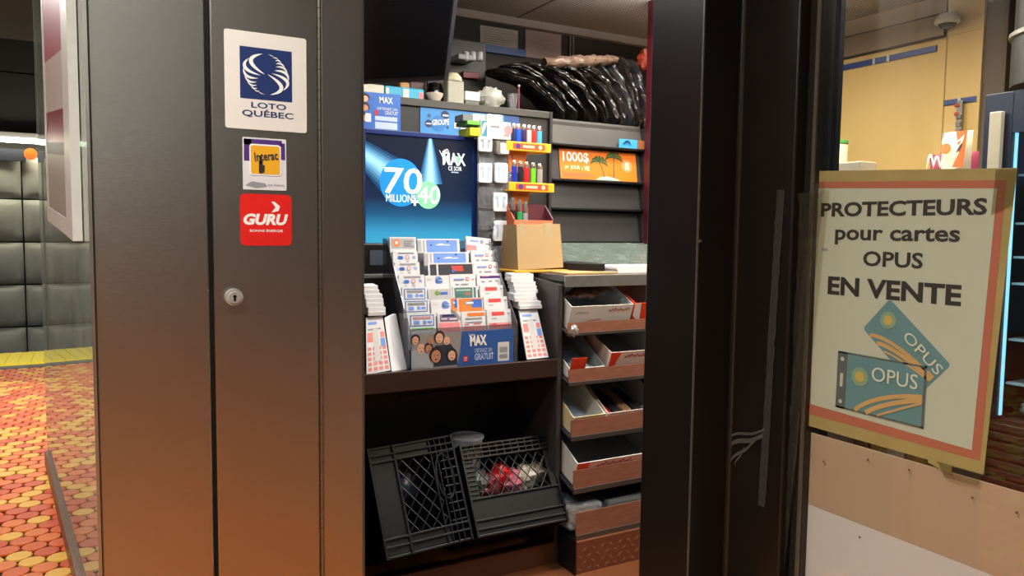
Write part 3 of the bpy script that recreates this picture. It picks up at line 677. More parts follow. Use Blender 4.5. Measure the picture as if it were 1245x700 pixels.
# slanted marbled display top, tray and papers
zq = P(760, 297, 'y', 2.72).z; print('slant', zq)
sl = thing('slanted_display_top', 'slanted glass counter top with dark green marbled lining under the magazine rack', 'counter', (1.85, 2.58, .97))
MB().prism([(2.445, .955), (2.445, .990), (2.73, zq), (2.73, .955)], 'x', 1.39, 2.4).build('case', blackm, sl)
def mm(name):
    m = M(name, '6d7a72', .25, 0, .75, 22, stretch=(1, 2, 1), coat=.6); return m
MB().prism([(2.45, .9905), (2.45, .996), (2.725, zq+.006), (2.725, zq)], 'x', 1.395, 2.395).build('marbled_sheet', mm('green_marble'), sl)
a_ = P(700, 330, 'z', zt_+.008); 
tag(MB().prism([(1.40, 2.14), (1.62, 2.16), (1.60, 2.30), (1.42, 2.36)], 'z', zt_+.001, zt_+.006).build('cardboard_sheet', M('cardboard', 'b08d5c', .75, 0, .1, 14)), 'flat tan cardboard sheet lying in front of the paper bag', 'cardboard')
tag(MB().prism([(1.47, 2.375), (1.585, 2.22), (1.61, 2.22), (1.60, 2.40), (1.50, 2.42)], 'z', zt_+.001, zt_+.035).build('dark_tray', black, bevel=.004), 'small black plastic tray beside the paper stack on the counter', 'tray')
ps = thing('paper_stack', 'stack of white printed papers on the counter at the edge of the door', 'papers', (1.76, 2.28, zt_))
for k in range(5):
    MB().box((1.625+.003*(k % 3), 2.17+.002*k, zt_+.001+k*.0045), (1.90+.004*(k % 2), 2.36, zt_+.005+k*.0045)).build('sheet', paper, ps)
mb = MB(); mb.box((1.66, 2.20, zt_+.0232), (1.86, 2.34, zt_+.0236)); mb.build('print', M('faint_print', 'd4d4d2', .7, 0, .2, 90, stretch=(1, 8, 1)), ps)

# ================================================================== MILK CRATES
def crate(label, pix, kind):
    """pix: front-face corners tl, tr, br, bl in pixels; the face leans back"""
    Yt, Yb = 2.205, 2.06
    TL = P(*pix[0], 'y', Yt); TR_ = P(*pix[1], 'y', Yt); BR = P(*pix[2], 'y', Yb); BL = P(*pix[3], 'y', Yb)
    ux = ((TR_-TL)+(BR-BL)); ux.normalize(); uy = ((TL-BL)+(TR_-BR)).normalized(); uy = (uy-ux*ux.dot(uy)).normalized(); n = ux.cross(uy)  # n towards the viewer
    if n.y > 0: n = -n
    W = ((TR_-TL).length+(BR-BL).length)/2; H = ((TL-BL).length+(TR_-BR).length)/2; c = (TL+TR_+BR+BL)/4
    print('crate', W, H, uy, BL.z, BR.z)
    o = c-ux*W/2-uy*H/2; D = .25
    T = Matrix((ux, uy, -n)).transposed().to_4x4(); T = Matrix.Translation(o) @ T      # local x, y, depth
    t = thing('milk_crate', label, 'crate', o)
    def B(a, b, name, m=black, parent=t, bev=.002): return MB().box(a, b, 0, T).build(name, m, parent, bevel=bev)
    th = .008
    B((0, 0, 0), (th, H, D), 'side_wall'); B((W-th, 0, 0), (W, H, D), 'side_wall')
    B((th, 0, 0), (W-th, th, D), 'side_wall'); B((th, H-th, 0), (W-th, H, D*.55), 'side_wall')
    if kind == 1:
        bands = [(th, th, W*.30, H-th), (W*.30, th, W*.78, H*.17), (W*.30, H*.86, W*.70, H-th)]
        lat = (W*.30, H*.17, W*.80, H*.86); ribs = [(0, H*.17, W), (0, H*.10, W), (0, H*.86, W), (0, H*.92, W)]
    else:
        bands = [(th, th, W-th, H*.40), (th, H*.40, W*.12, H*.86), (W*.90, H*.40, W-th, H*.86)]
        lat = (W*.12, H*.40, W*.90, H*.84); ribs = [(0, H*.40, W), (0, H*.17, W), (0, H*.08, W), (0, H*.84, W), (0, H*.89, W), (0, H*.94, W)]
    for b in bands: B((b[0], b[1], .002), (b[2], b[3], .007), 'face_panel')
    for x0, y0, x1 in ribs: B((x0, y0-.003, -.005), (x1, y0+.003, .004), 'rib', bev=.001)
    for x in ((.0, .97) if kind == 2 else (.0, .28, .97)): B((W*x, 0, -.005), (W*x+.007, H, .004), 'rib', bev=.001)
    if kind == 1:
        for k in range(4): 
            x = W*(.70+.065*k); B((x, H*.02, -.004), (x+.004, H*.98, .003), 'rib', bev=.001)
        for k in range(9): B((W*.80, H*(.20+.08*k), -.003), (W-.004, H*(.20+.08*k)+.004, .003), 'rib', bev=.001)
        # handle hole rim
        mb = MB(); pts = [T @ Vector((W*.82+.035*math.cos(a*PI/8)*.8, H*.62+.07*math.sin(a*PI/8), -.002)) for a in range(17)]
        mb.tube(pts, .004, 6); mb.build('handle_rim', black, t, smooth=True)
    else:
        for k in range(8): B((W*.02, H*(.44+.05*k), -.003), (W*.11, H*(.44+.05*k)+.004, .003), 'rib', bev=.001)
        for k in range(11): B((W*(.06+.08*k), H*.84, -.004), (W*(.06+.08*k)+.004, H*.98, .003), 'rib', bev=.001)
    x0, y0, x1, y1 = lat; stp = .037
    for s in (-1, 1):
        k = -20
        for k in range(-22, 40):
            # line x = x0 + k*stp + s*(y-y0)*.75 clipped to the lattice window
            pts = []
            for i in range(41):
                y = y0+(y1-y0)*i/40; x = x0+k*stp+s*(y-y0)*.75
                if x0 <= x <= x1: pts.append((x, y))
            if len(pts) < 4: continue
            a = Vector((*pts[0], .004)); b = Vector((*pts[-1], .004)); MB().tube([T @ a, T @ b], .0021, 5).build('lattice_bar', black, t)
    return t, T, W, H, D
t, T, W, H, D = crate('black milk crate with a tall diamond lattice, standing on the left', [(447, 545), (551, 528), (574, 655), (468, 683)], 1)
def blob(name, label, cat, c, r, m, seed, sy=.7, sz=.8, amp=.25, group=None):
    c = Vector(c); mb = MB(); n_, k_ = 16, 10; rings = []
    for i in range(k_+1):
        th = PI*(i+.03)/(k_+.06); rw = []
        for j in range(n_):
            ph = 2*PI*j/n_; s = 1+amp*wr(seed, th, math.cos(ph)*1.3+math.sin(ph))
            rw.append(c+Vector((r*s*math.sin(th)*math.cos(ph), r*sy*s*math.sin(th)*math.sin(ph), -r*sz*s*math.cos(th))))
        rings.append(rw)
    mb.ring(rings); o = mb.build(name, m, smooth=True); return tag(o, label, cat, group)
blob('blue_bag', 'dark blue plastic bundle inside the left milk crate', 'bag', T @ Vector((W*.42, H*.62, .09)), .055, M('dark_blue_plastic', '2a3348', .3, 0, .3, 20), 3)
blob('plastic_scrap', 'small crumpled clear wrapper stuck on the left end of the top tray', 'wrapper', blob_args[0], blob_args[1], M('silver_scrap', 'a9a8a4', .2, .3), 12, .7, 1.3, .3)
t, T, W, H, D = crate('black milk crate with lattice over a solid band, showing red and white packets', [(560, 541), (668, 527), (690, 632), (578, 655)], 2)
for k, (x, y, r, m, lab) in enumerate([(.20, .62, .045, M('grey_silver_wrap', '8a8c90', .3, .4), 'silver grey crumpled packet at the left of the right crate'), (.45, .62, .050, M('red_wrap', 'd02634', .35, 0, .3, 30), 'bright red crumpled packet in the right crate'), (.57, .56, .045, M('pink_wrap', 'd87a92', .35, 0, .3, 30), 'pink crumpled packet in the right crate'), (.74, .58, .048, M('white_wrap', 'cfc6b8', .4, 0, .2, 30), 'off-white crumpled packet near the right end of the crate'), (.33, .52, .042, M('maroon_wrap', '7a3038', .35, 0, .3, 30), 'maroon crumpled packet low in the right crate'), (.86, .60, .040, M('beige_wrap', 'a89a8a', .4, 0, .2, 30), 'beige crumpled packet at the right corner of the crate')]):
    blob('wrapped_packet', lab, 'packet', T @ Vector((W*x, H*y, .065)), r, m, k+5, .7, .9, .3, 'packets in the right crate')
c = P(567, 540, 'y', 2.30)
wt = thing('white_tub', 'white plastic tub behind the two milk crates', 'tub', (c.x, 2.30, c.z-.10))
MB().lathe([(.045, -.12), (.055, .025), (.052, .025), (.046, -.03)], (c.x, 2.30, c.z), 20).build('bowl', M('tub_white', 'd8d6d4', .4), wt, smooth=True)
MB().lathe([(.056, .022), (.060, .024), (.060, .030), (.056, .031), (.053, .027)], (c.x, 2.30, c.z), 20).build('rim', M('tub_rim', 'c3c2cc', .4), wt, smooth=True)

# ================================================================== LOTTERY SLIP STAND
rowY = lambda r: 2.20+(7-r)*.027
sxl = P(472, 292, 'y', rowY(1)).x-.004; sxr = P(624, 420, 'y', 2.17).x+.008; print('stand', sxl, sxr)
ss = thing('slip_stand', 'clear acrylic stepped stand full of lottery slips', 'stand', ((sxl+sxr)/2, 2.28, zlb+.014))
ztop = P(472, 290, 'y', rowY(1)).z; zbot = zlb+.015; zfr = P(500, 400, 'y', 2.165).z
for x in (sxl, sxr):
    MB().prism([(2.158, zbot), (2.40, zbot), (2.40, ztop), (2.365, ztop), (2.158, zfr)], 'x', x-.0015, x+.0015).build('side_panel', acrylic, ss)
for r in range(1, 8):
    Y = rowY(r); zt3 = P(540, 288+(r-1)*15.3, 'y', Y).z
    MB().box((sxl+.002, Y+.010, zt3-.09), (sxr-.002, Y+.012, zt3-.012)).build('divider', acrylic, ss)
MB().box((sxl, 2.156, zbot), (sxr, 2.158, zfr)).build('front_panel', acrylic, ss)
MB().box((sxl+.002, 2.158, zbot), (sxr-.002, 2.40, zbot+.003)).build('base', acrylic, ss)
PS = {}
def slip(r, px0, px1, py, style, desc, tilt=0., hgt=None):
    Y = rowY(r); X0 = P(px0, py+6, 'y', Y).x; X1_ = P(px1, py+6, 'y', Y).x; Zt = P((px0+px1)/2, py, 'y', Y).z
    W = X1_-X0; H = hgt or .11; lean = math.radians(9); Z0 = Zt-H*math.cos(lean)
    t = thing('lottery_slip_stack', desc, 'slip stack', (X0+W/2, Y, Z0), 'slip stacks in the clear stand')
    f = Face((X0, Y-.002-.012, Z0), (math.cos(tilt), 0, math.sin(tilt)), (0, math.sin(lean), math.cos(lean)), (0, -math.cos(lean), math.sin(lean)))
    f.o = f.o - f.uy*0
    for k in range(3):
        dx = random.uniform(-.0012, .0012); dz = random.uniform(0, .003)
        mb = MB(); o1 = -.0036*k; o2 = o1-.0032
        mb.ring([[f.p(dx, 0, o), f.p(W+dx, 0, o), f.p(W+dx, H-dz, o), f.p(dx, H-dz, o)] for o in (o1, o2)]); mb.build('slips', paper if k else paper, t)
    lay = [0]
    def pr(m, *rects):
        lay[0] += 1
        for (a, b, c, d_) in rects: mb = MB(); f.rect(mb, W*a, H-.040*d_, W*c, H-.040*b, .0003+.0003*lay[0]); mb.build('print', m, t)
    def dots(m, *ds):
        mb = MB(); lay[0] += 1
        for (a, b, rr) in ds: f.disc(mb, W*a, H-.040*b, rr, .0003+.0003*lay[0], n=12)
        mb.build('print', m, t)
    if style == 'badge':
        pr(M('slip_grey', 'a9a9ab', .6), (.05, .12, .93, .95)); dots(M('badge_orange', 'e8814a', .5), (.25, .5, .013)); pr(white, (.2, .35, .3, .6)); pr(greyink, (.52, .3, .88, .42), (.52, .5, .80, .62), (.52, .7, .9, .8))
    elif style == 'tri':
        pr(greyink, (.2, .12, .85, .26)); dots(bluep, (.25, .55, .006), (.33, .55, .006)); dots(M('rose_print', 'c98a96', .5), (.56, .52, .008)); dots(papergrey, (.56, .52, .005)); pr(ltblue, (.16, .48, .20, .62), (.76, .42, .9, .48), (.78, .55, .9, .6)); pr(greyink, (.2, .85, .3, .9), (.5, .83, .62, .9))
    elif style == 'wide':
        pr(M('slip_grey'), (.0, .15, .08, 1.6), (.12, .15, .16, 1.6)); pr(ltblue, (.2, .12, .93, 1.6)); pr(navy, (.28, .5, .33, .6), (.68, .18, .73, .3)); pr(white, (.42, .5, .75, .58), (.48, .42, .60, .5))
    elif style == 'dark':
        pr(M('slip_black', '35353b', .5), (.03, .15, .17, 1.6), (.21, .15, .97, 1.6)); pr(M('slip_redtext', 'e0463c', .5), (.5, .3, .75, .48), (.52, .52, .76, .72)); dots(bluep, (.53, .72, .006))
    elif style == 'quot':
        pr(ltblue, (.14, .38, .55, .5)); pr(M('rose_print'), (.14, .52, .5, .56), (.84, .4, .95, .52)); dots(red, (.68, .42, .0065)); dots(paper, (.68, .42, .004)); pr(greyink, (.2, .8, .32, .9), (.42, .8, .72, .9))
    elif style == 'bluelogo':
        dots(ltblue, (.55, .42, .012), (.62, .5, .010), (.5, .55, .008)); pr(white, (.55, .42, .8, .47)); pr(papergrey, (.08, .3, .25, .4))
    elif style == 'greenlogo':
        pr(M('slip_silver', 'b9b5b4', .5), (.04, .1, .96, 1.5)); dots(green, (.35, .42, .008)); pr(bluep, (.45, .34, .8, .55)); pr(M('olive_print', '8a9a4a', .5), (.28, .3, .5, .5))
    elif style == 'teal':
        pr(M('slip_teal', '55746e', .5), (.05, .1, .78, 1.5), (.82, .1, .92, 1.5)); pr(M('mint_print', 'a8c4b4', .5), (.12, .25, .7, .36)); pr(M('slip_rust', 'b86a4a', .5), (.5, .5, .66, .7)); pr(teal, (.1, .6, .45, .7))
    elif style == 'purple':
        pr(purple, (.12, .22, .92, .42)); pr(pink, (.2, .22, .5, .28)); pr(greyink, (.15, .65, .3, .75), (.45, .62, .6, .72), (.72, .6, .85, .7))
    elif style == 'boxed':
        pr(M('slip_blue_frame', '4a6ca8', .5), (.07, .12, .93, 1.0)); pr(paper, (.11, .2, .89, .92)); mbx = MB(); pr(greyink, (.18, .14+.1, .82, .40)); pr(ltblue, (.2, .55, .35, .8), (.68, .6, .85, .75)); pr(green, (.1, 1.12, .9, 1.2))
        mb = MB(); f.rect(mb, W*.18, H-.040*.42, W*.82, H-.040*.26, .0022); mb.build('print', M('rose_print') if r == 7 else greyink, t); mb = MB(); f.rect(mb, W*.2, H-.040*.82, W*.4, H-.040*.58, .0022); f.disc(mb, W*.58, H-.040*.68, .006, .0022); f.rect(mb, W*.72, H-.040*.78, W*.85, H-.040*.62, .0022); mb.build('print', ltblue, t)
    elif style == 'orange':
        pr(M('slip_orange', 'dd7a35', .5), (.05, .05, .97, 1.5)); pr(bluep, (.55, .15, .95, .8)); pr(M('sky_print', '5fb0d8', .5), (.3, .3, .6, .55)); mb = MB(); f.rect(mb, W*.35, H-.040*.5, W*.62, H-.040*.35, .0022); mb.build('print', white, t)
    elif style == 'redtitle':
        pr(M('slip_redtitle', 'dc4a46', .5), (.2, .2, .72, .5)); pr(greyink, (.2, .7, .4, .76), (.85, .3, .95, .4)); pr(pink, (.04, 1.1, .96, 1.6)); mb = MB(); f.rect(mb, W*.1, H-.040*1.34, W*.95, H-.040*1.26, .0022); f.rect(mb, W*.2, H-.040*1.2, W*.35, H-.040*1.12, .0022); mb.build('print', red, t)
    elif style == 'pinkform':
        pr(pink, (.04, .85, .96, 1.7)); pr(M('slip_mauve', '8a6a80', .5), (.1, .2, .9, .75)); pr(navy, (.2, .2, .75, .4)); mb = MB(); f.rect(mb, W*.15, H-.040*.6, W*.4, H-.040*.5, .0022); mb.build('print', paper, t); mb = MB(); f.rect(mb, W*.5, H-.040*.65, W*.85, H-.040*.52, .0022); mb.build('print', paper, t)
    elif style == 'orangeform':
        pr(M('slip_orange'), (.25, .15, .98, .42)); pr(greyink, (.15, .55, .85, .68), (.15, .85, .85, .95)); pr(pink, (.04, 1.2, .96, 1.7)); pr(red, (.1, 1.02, .3, 1.08), (.5, 1.0, .8, 1.06))
    elif style == 'crooked':
        pr(ltblue, (.15, .3, .5, .42)); dots(greyink, (.62, .36, .007)); pr(pink, (.0, .75, .4, 1.2)); pr(greyink, (.78, .45, .95, .52))
    return t, f
rown = ['top', 'second', 'third', 'fourth', 'fifth', 'sixth', 'lowest']
spec = [(1,474,506,288,'badge','grey slips with an orange round badge'),(1,508,559,290,'wide','wide blue lottery cards with white margins'),(1,567,597,287,'crooked','crookedly stacked white slips with a pink lower edge'),
 (2,478,508,305,'tri','white slips with a grey bar and three small emblems'),(2,516,570,306,'wide','wide blue lottery cards'),(2,573,601,304,'quot','white slips with blue title and red ring'),
 (3,480,510,318.5,'tri','white slips with three small emblems'),(3,521,576,319,'dark','wide black lottery cards with red lettering'),(3,576,605,318,'quot','white slips with blue title and red ring'),
 (4,485,516,334,'tri','white slips with three small emblems'),(4,517,546,334,'bluelogo','white slips with a soft blue emblem'),(4,547,578,333,'quot','white slips with blue title and red ring'),(4,580,610,332,'purple','white slips with a purple title bar'),
 (5,489,519,349,'boxed','white slips with a blue printed frame'),(5,521,550,350,'greenlogo','silver slips with a green and blue title'),(5,551,581,348,'teal','dark teal slips'),(5,584,612,346,'redtitle','white and red slips under the purple titled ones'),
 (6,490,522,364,'boxed','white slips with a blue printed frame'),(6,524,555,364,'bluelogo','white slips with a soft blue emblem'),(6,556,587,362,'orange','orange and blue slips'),(6,588,617,360,'redtitle','white slips with a red title'),
 (7,496,530,381,'boxed','white slips with a blue frame and green foot'),(7,532,560,379,'pinkform','mauve and pink slips with a navy arc'),(7,561,590,378,'orangeform','white and pink slips with an orange arc'),(7,592,621,376,'redtitle','white slips with a red title and pink form')]
for (r, a_, b_2, y_, stl, ds) in spec:
    slip(r, a_, b_2, y_, stl, ds+', '+rown[r-1]+' row of the clear stand', tilt=(-.09 if stl == 'crooked' else 0))
t, f = slip(6, 548, 556, 362, 'orange', 'narrow edge of orange slips, sixth row of the clear stand')
# curled corner on the mauve slips
c = P(553, 388, 'y', 2.17)
tag(MB().grid(lambda u, v: (c.x-.012+.03*u, 2.178-.03*math.sin(u*PI*.6)-.004, c.z+.02-.045*u**1.5+.012*v), 8, 3).build('curled_slip', paper, solid=.0006), 'single white slip curling forward out of the mauve stack', 'slip')
# front promotional card
Yk = 2.150; X0 = P(500, 424, 'y', Yk).x; X1_ = P(624, 424, 'y', Yk).x; Z1 = P(562, 403, 'y', Yk).z; Z0 = zl+.0015-.02
W = X1_-X0; H = Z1-Z0; f = facing_y(X0, X1_, Z0, Yk)
pc_ = thing('promo_card', 'blue promotional card with a photo of a cheering crowd, front of the slip stand', 'card', (X0+W/2, Yk, Z0))
MB().box((X0, Yk, Z0), (X1_, Yk+.0025, Z1)).build('card', M('promo_blue', '2f5596', .4, 0, .1, 6), pc_)
def lc(px_, py_): q = P(px_, py_, 'y', Yk); return (q.x-X0, q.z-Z0)
mb = MB(); pts = [(W*.004, H*.0), (W*.42, 0), (W*.46, H*.5), (W*.475, H), (W*.004, H)]; f.poly(mb, pts, .0004); ph = mb.build('photo', M('photo_pale', '8d8983', .4, 0, .15, 15), pc_)
people = [(505,414,5,skinA,1),(512,424,6,skinA,0),(521,424,5,skinB,1),(534,411,6,skinA,1),(543,414,5,skinA,0),(530,433,7.5,skinB,1),(549,432,6,skinA,1),(523,414,4,skinB,0)]
mb = MB(); f.poly(mb, [lc(500, 447), lc(500, 426), lc(520, 424), lc(527, 436), lc(526, 447)], .0006); mb.build('grey_shirt', M('shirt_grey', '9aa0a8', .5), ph)
mb = MB(); f.poly(mb, [lc(527, 446), lc(529, 420), lc(548, 418), lc(556, 430), lc(556, 443)], .0006); mb.build('dark_shirt', M('shirt_dark', '2b3040', .5), ph)
for k, (a_, b_2, rr, m, hr) in enumerate(people):
    s = rr*2.45/930; q = lc(a_, b_2)
    if q[1] > H-s: q = (q[0], H-s*1.25)
    if hr: mb = MB(); f.disc(mb, q[0], q[1]+s*.25, s*1.15, .0007+.0002*k, ry=s*1.25, n=16); mb.build('hair', hair, ph)
    mb = MB(); f.disc(mb, q[0], q[1], s*.8, .0008+.0002*k, ry=s, n=16); fc = mb.build('face', m, ph)
    mb = MB(); f.disc(mb, q[0], q[1]-s*.5, s*.24, .00088+.0002*k, ry=s*.10, n=10); f.disc(mb, q[0]-s*.3, q[1]+s*.15, s*.1, .00088+.0002*k, n=8); f.disc(mb, q[0]+s*.3, q[1]+s*.15, s*.1, .00088+.0002*k, n=8); mb.build('features', hair, ph)
f.text(pc_, 'MAX', *lt(lc, 571, 420, 592, 407), white, .05, -.1); f.text(pc_, 'Loto', *lt(lc, 570, 408, 577, 405), white, .0)
f.text(pc_, 'OBTENEZ UN', *lt(lc, 577, 428, 598, 423), M('pale_blue_ink', 'b9c8e6', .5), .0)
f.text(pc_, 'GRATUIT', *lt(lc, 577, 437, 600, 429), M('pale_blue_ink'), .02)
mb = MB(); a_ = lc(563, 440); f.rect(mb, a_[0], a_[1], a_[0]+.016, a_[1]+.018, .0005); mb.build('red_mark', red, pc_)
mb = MB(); f.arc(mb, (a_[0]+.004, a_[1]+.015), (a_[0]+.008, a_[1]+.009), (a_[0]+.012, a_[1]+.003), .004, .0009); f.arc(mb, (a_[0]+.012, a_[1]+.015), (a_[0]+.008, a_[1]+.009), (a_[0]+.004, a_[1]+.003), .004, .0009); mb.build('cross_mark', white, pc_)
mb = MB(); a_ = lc(605, 439); b_2 = lc(619, 415); f.rect(mb, a_[0], a_[1], b_2[0], b_2[1], .0005); mb.build('ticket', papergrey, pc_)
mb = MB(); f.rect(mb, a_[0]+.006, a_[1]+.008, b_2[0]-.006, a_[1]+.022, .0009); f.rect(mb, a_[0]+.006, a_[1]+.028, b_2[0]-.006, b_2[1]-.016, .0009); mb.build('ticket_print', greyink, pc_)
# slip bundles beside the stand
def bundle(name, label, px0, px1, ytop, ybot, n, Y, front, seed):
    rnd = random.Random(seed)
    t = thing(name, label, 'slip stack', P((px0+px1)/2, ybot, 'y', Y)); dy = (ybot-ytop)/n
    for k in range(n):
        yy = ybot-dy*k; j = rnd.uniform(-2, 2); sh = -10*(k/n)
        Yk_ = Y+.012+.006*k
        a = P(px0+sh+j, yy, 'y', Yk_); b = P(px1+sh+j, yy, 'y', Yk_); h = P(px0, yy-dy*.86, 'y', Yk_).z-P(px0, yy, 'y', Yk_).z
        MB().prism([(Yk_, a.z), (Yk_+.045, a.z+.004), (Yk_+.045, a.z+h+.004), (Yk_, a.z+h)], 'x', a.x, b.x).build('folded_bundle', paper if k % 2 else M('paper_soft_white', 'dad9db', .7), t)  # every other fold in a slightly different white
    return t
def longslip(label, tl_, tr_, br_, bl_, Yt, Yb, m=paper):
    pts = [P(*tl_, 'y', Yt), P(*tr_, 'y', Yt), P(*br_, 'y', Yb), P(*bl_, 'y', Yb)]
    t = thing('long_slip', label, 'slip', (pts[2]+pts[3])/2)
    n = (pts[1]-pts[0]).cross(pts[0]-pts[3]).normalized()
    if n.y > 0: n = -n
    MB().ring([[q for q in pts], [q-n*.006 for q in pts]]).build('slips', m, t)
    def at(u, v, off=.0006): return (pts[3]*(1-u)+pts[2]*u)*(1-v)+(pts[0]*(1-u)+pts[1]*u)*v+n*off
    def pr(mat, rects):
        mb = MB()
        for a, b, c, d_ in rects: mb.quad([at(a, b), at(c, b), at(c, d_), at(a, d_)])
        mb.build('print', mat, t)
    pr(M('slip_pinkred', 'dd8078', .6), [(.06+.24*j, .04+.09*i, .22+.24*j, .10+.09*i) for i in range(5) for j in range(4)])
    stuff(t.children[-1])
    for rc in ((.06, .55, .32, .72), (.75, .62, .95, .72)): pr(M('slip_pinkred'), [rc])
    pr(ltblue, [(.72, .45, .95, .6)]); pr(ltblue, [(.1, .86, .6, .91)]); pr(greyink, [(.1, .76, .8, .79)]); 
    mb = MB(); mb.quad([at(.36, .2, .0009), at(.64, .2, .0009), at(.64, .78, .0009), at(.36, .78, .0009)]); mb.build('pale_strip', papergrey, t)
    return t
bundle('slip_bundle', 'tall pile of folded white slips right of the clear stand', 630, 657, 333, 376, 9, 2.20, 0, 2)
longslip('long red and white slip propped below the right pile of folded slips', (631, 377), (653, 376), (667, 434), (641, 437), 2.22, 2.155)
bundle('slip_bundle', 'short pile of folded white slips left of the clear stand', 449, 470, 347, 384, 7, 2.20, 0, 3)
longslip('long red and white slip propped below the left pile of folded slips', (445, 386), (465, 384), (475, 450), (446, 455), 2.22, 2.155)
pts = [P(467, 386, 'y', 2.24), P(478, 379, 'y', 2.24), P(497, 449, 'y', 2.16), P(476, 452, 'y', 2.16)]
bk = thing('slip_booklet', 'thick booklet of slips leaning beside the stand with its white edge showing', 'booklet', (pts[2]+pts[3])/2)
n = (pts[1]-pts[0]).cross(pts[0]-pts[3]).normalized(); n = n if n.y < 0 else -n
A4 = [P(467, 386, 'y', 2.23), P(477, 381, 'y', 2.26), P(491, 450, 'y', 2.18), P(476, 452, 'y', 2.15)]
MB().ring([A4, [q+Vector((.014, .004, 0)) for q in A4]]).build('pages', paper, bk, bevel=.002)
ac = [A4[0]*(1-v)+A4[3]*v for v in (0, 1)]
mb = MB()
for (v0, v1, u0, u1) in ((.08, .2, .2, .8), (.25, .5, .45, .9), (.55, .7, .3, .8), (.75, .95, .15, .85)):
    q = lambda u, v: (A4[0]*(1-u)+A4[1]*u)*(1-v)+(A4[3]*(1-u)+A4[2]*u)*v+Vector((-.003, -.003, 0))
    mb.quad([q(u0, v0), q(u1, v0), q(u1, v1), q(u0, v1)])
mb.build('cover_print', M('booklet_red', 'a86a66', .6), bk)

# ================================================================== LOTTERY MONITOR
YM = 2.50
def pl_(Y, x0p, x1p, ytp, ybp):
    X0, X1_, Z0, Z1 = fy(Y, x0p, x1p, ytp, ybp); f = facing_y(X0, X1_, Z0, Y)
    def lc(px_, py_): q = P(px_, py_, 'y', Y); return (q.x-X0, q.z-Z0)
    return f, lc, X1_-X0, Z1-Z0, X0, Z0
f, lc, W, H, X0, Z0 = pl_(YM, 437, 579.5, 161, 312)
mo = thing('lottery_monitor', 'navy framed lottery screen showing 70 millions and 40', 'monitor', (X0+W/2, YM+.03, .972))
bz = M('navy_bezel', '1b2f6b', .35, 0, .1)
MB().box((X0, YM+.004, Z0), (X0+W, YM+.06, Z0+H)).build('housing', bz, mo, bevel=.004)
b = .020
for nm, a_, c_ in (('bezel', (X0, YM-.006, Z0), (X0+b, YM+.004, Z0+H)), ('bezel', (X0+W-b, YM-.006, Z0), (X0+W, YM+.004, Z0+H)), ('bezel', (X0+b, YM-.006, Z0+H-b*.8), (X0+W-b, YM+.004, Z0+H)), ('bezel', (X0+b, YM-.006, Z0), (X0+W-b, YM+.004, Z0+b*1.5))):
    MB().box(a_, c_).build(nm, bz, mo, bevel=.002)
MB().box((X0+W*.35, YM+.01, .972), (X0+W*.65, YM+.05, Z0)).build('foot', bz, mo)
sm = bpy.data.materials.new('screen_backdrop'); sm.use_nodes = True; nt = sm.node_tree; N = nt.nodes; L = nt.links
bs = N['Principled BSDF']; bs.inputs['Base Color'].default_value = (.01, .01, .015, 1); bs.inputs['Roughness'].default_value = .25
tc = N.new('ShaderNodeTexCoord'); sp = N.new('ShaderNodeSeparateXYZ'); rp = N.new('ShaderNodeValToRGB')
L.new(tc.outputs['Generated'], sp.inputs[0]); L.new(sp.outputs['Z'], rp.inputs[0]); L.new(rp.outputs[0], bs.inputs['Emission Color']); bs.inputs['Emission Strength'].default_value = 1
el = rp.color_ramp.elements; el[0].position = 0; el[0].color = (*lin('42b5de'), 1); el[1].position = 1; el[1].color = (*lin('08152b'), 1)
for ps_, c in ((.14, '3aa4d0'), (.30, '1a5f8c'), (.45, '0b2748')):
    e = el.new(ps_); e.color = (*lin(c), 1)
sc_ = MB().box((X0+b, YM, Z0+b*1.5), (X0+W-b, YM+.003, Z0+H-b*.8)).build('screen', sm, mo)
def em(name, col='808080', s=.9):
    m = M(name, col, .3, var=.05, emit=s); m.node_tree.nodes['Principled BSDF'].inputs['Base Color'].default_value = (.02, .02, .02, 1); return m
def mixhex(a, b, t): return ''.join('%02x' % int(int(a[i:i+2], 16)*(1-t)+int(b[i:i+2], 16)*t) for i in (0, 2, 4))
for k in range(6):
    s = 1-k/6; cxl = mixhex('123a60', '8cc6e2', k/5)
    ya_, yb_ = 187-17*s, 187+22*s
    mb = MB(); f.poly(mb, [lc(443.2, ya_), lc(443.2, yb_), lc(492-20*s, 222+22*s), lc(492+16*s, 222-17*s)], .0005+.0001*k); mb.build('light_beam', em('beam_a%d' % k, cxl), sc_)
    cxl = mixhex('1a4a74', '9ad4ee', k/5)
    mb = MB(); f.poly(mb, [lc(523-2.5*s, 168.5), lc(523+2.5*s, 168.5), lc(523+15*s, 224), lc(523-15*s, 224)], .0006+.0001*k); mb.build('light_beam', em('beam_b%d' % k, cxl), sc_)
q = lc(487.5, 222); mb = MB(); f.disc(mb, *q, 27*2.62/930, .0013, n=36, ry=29*2.62/930); mb.build('blue_ball', em('ball_blue', '1f7ccb'), sc_)
q = lc(520.5, 237); mb = MB(); f.disc(mb, *q, 16*2.66/930, .0021, n=32, ry=17*2.66/930); mb.build('green_ball', em('ball_green', '78b890'), sc_)
ew = em('screen_white', 'f4f8ff')
f.text(sc_, '70', *lt(lc, 467, 236, 513, 204), ew, .01, .05, off=.0026)
f.text(sc_, 'MILLIONS', *lt(lc, 469, 245.5, 505, 236.5), ew, 0., off=.0026)
f.text(sc_, '40', *lt(lc, 508, 247.5, 534, 226.5), ew, .0, .05, off=.0027)
f.text(sc_, '+', *lt(lc, 500, 250, 508, 240), ew, .05, off=.0029)
f.text(sc_, 'MAX', *lt(lc, 537.5, 201, 566, 186), ew, .02, -.08, off=.0016)
mb = MB(); q = lc(555, 194); f.disc(mb, *q, .012, .0012); mb.build('green_dot', em('ball_green'), sc_)
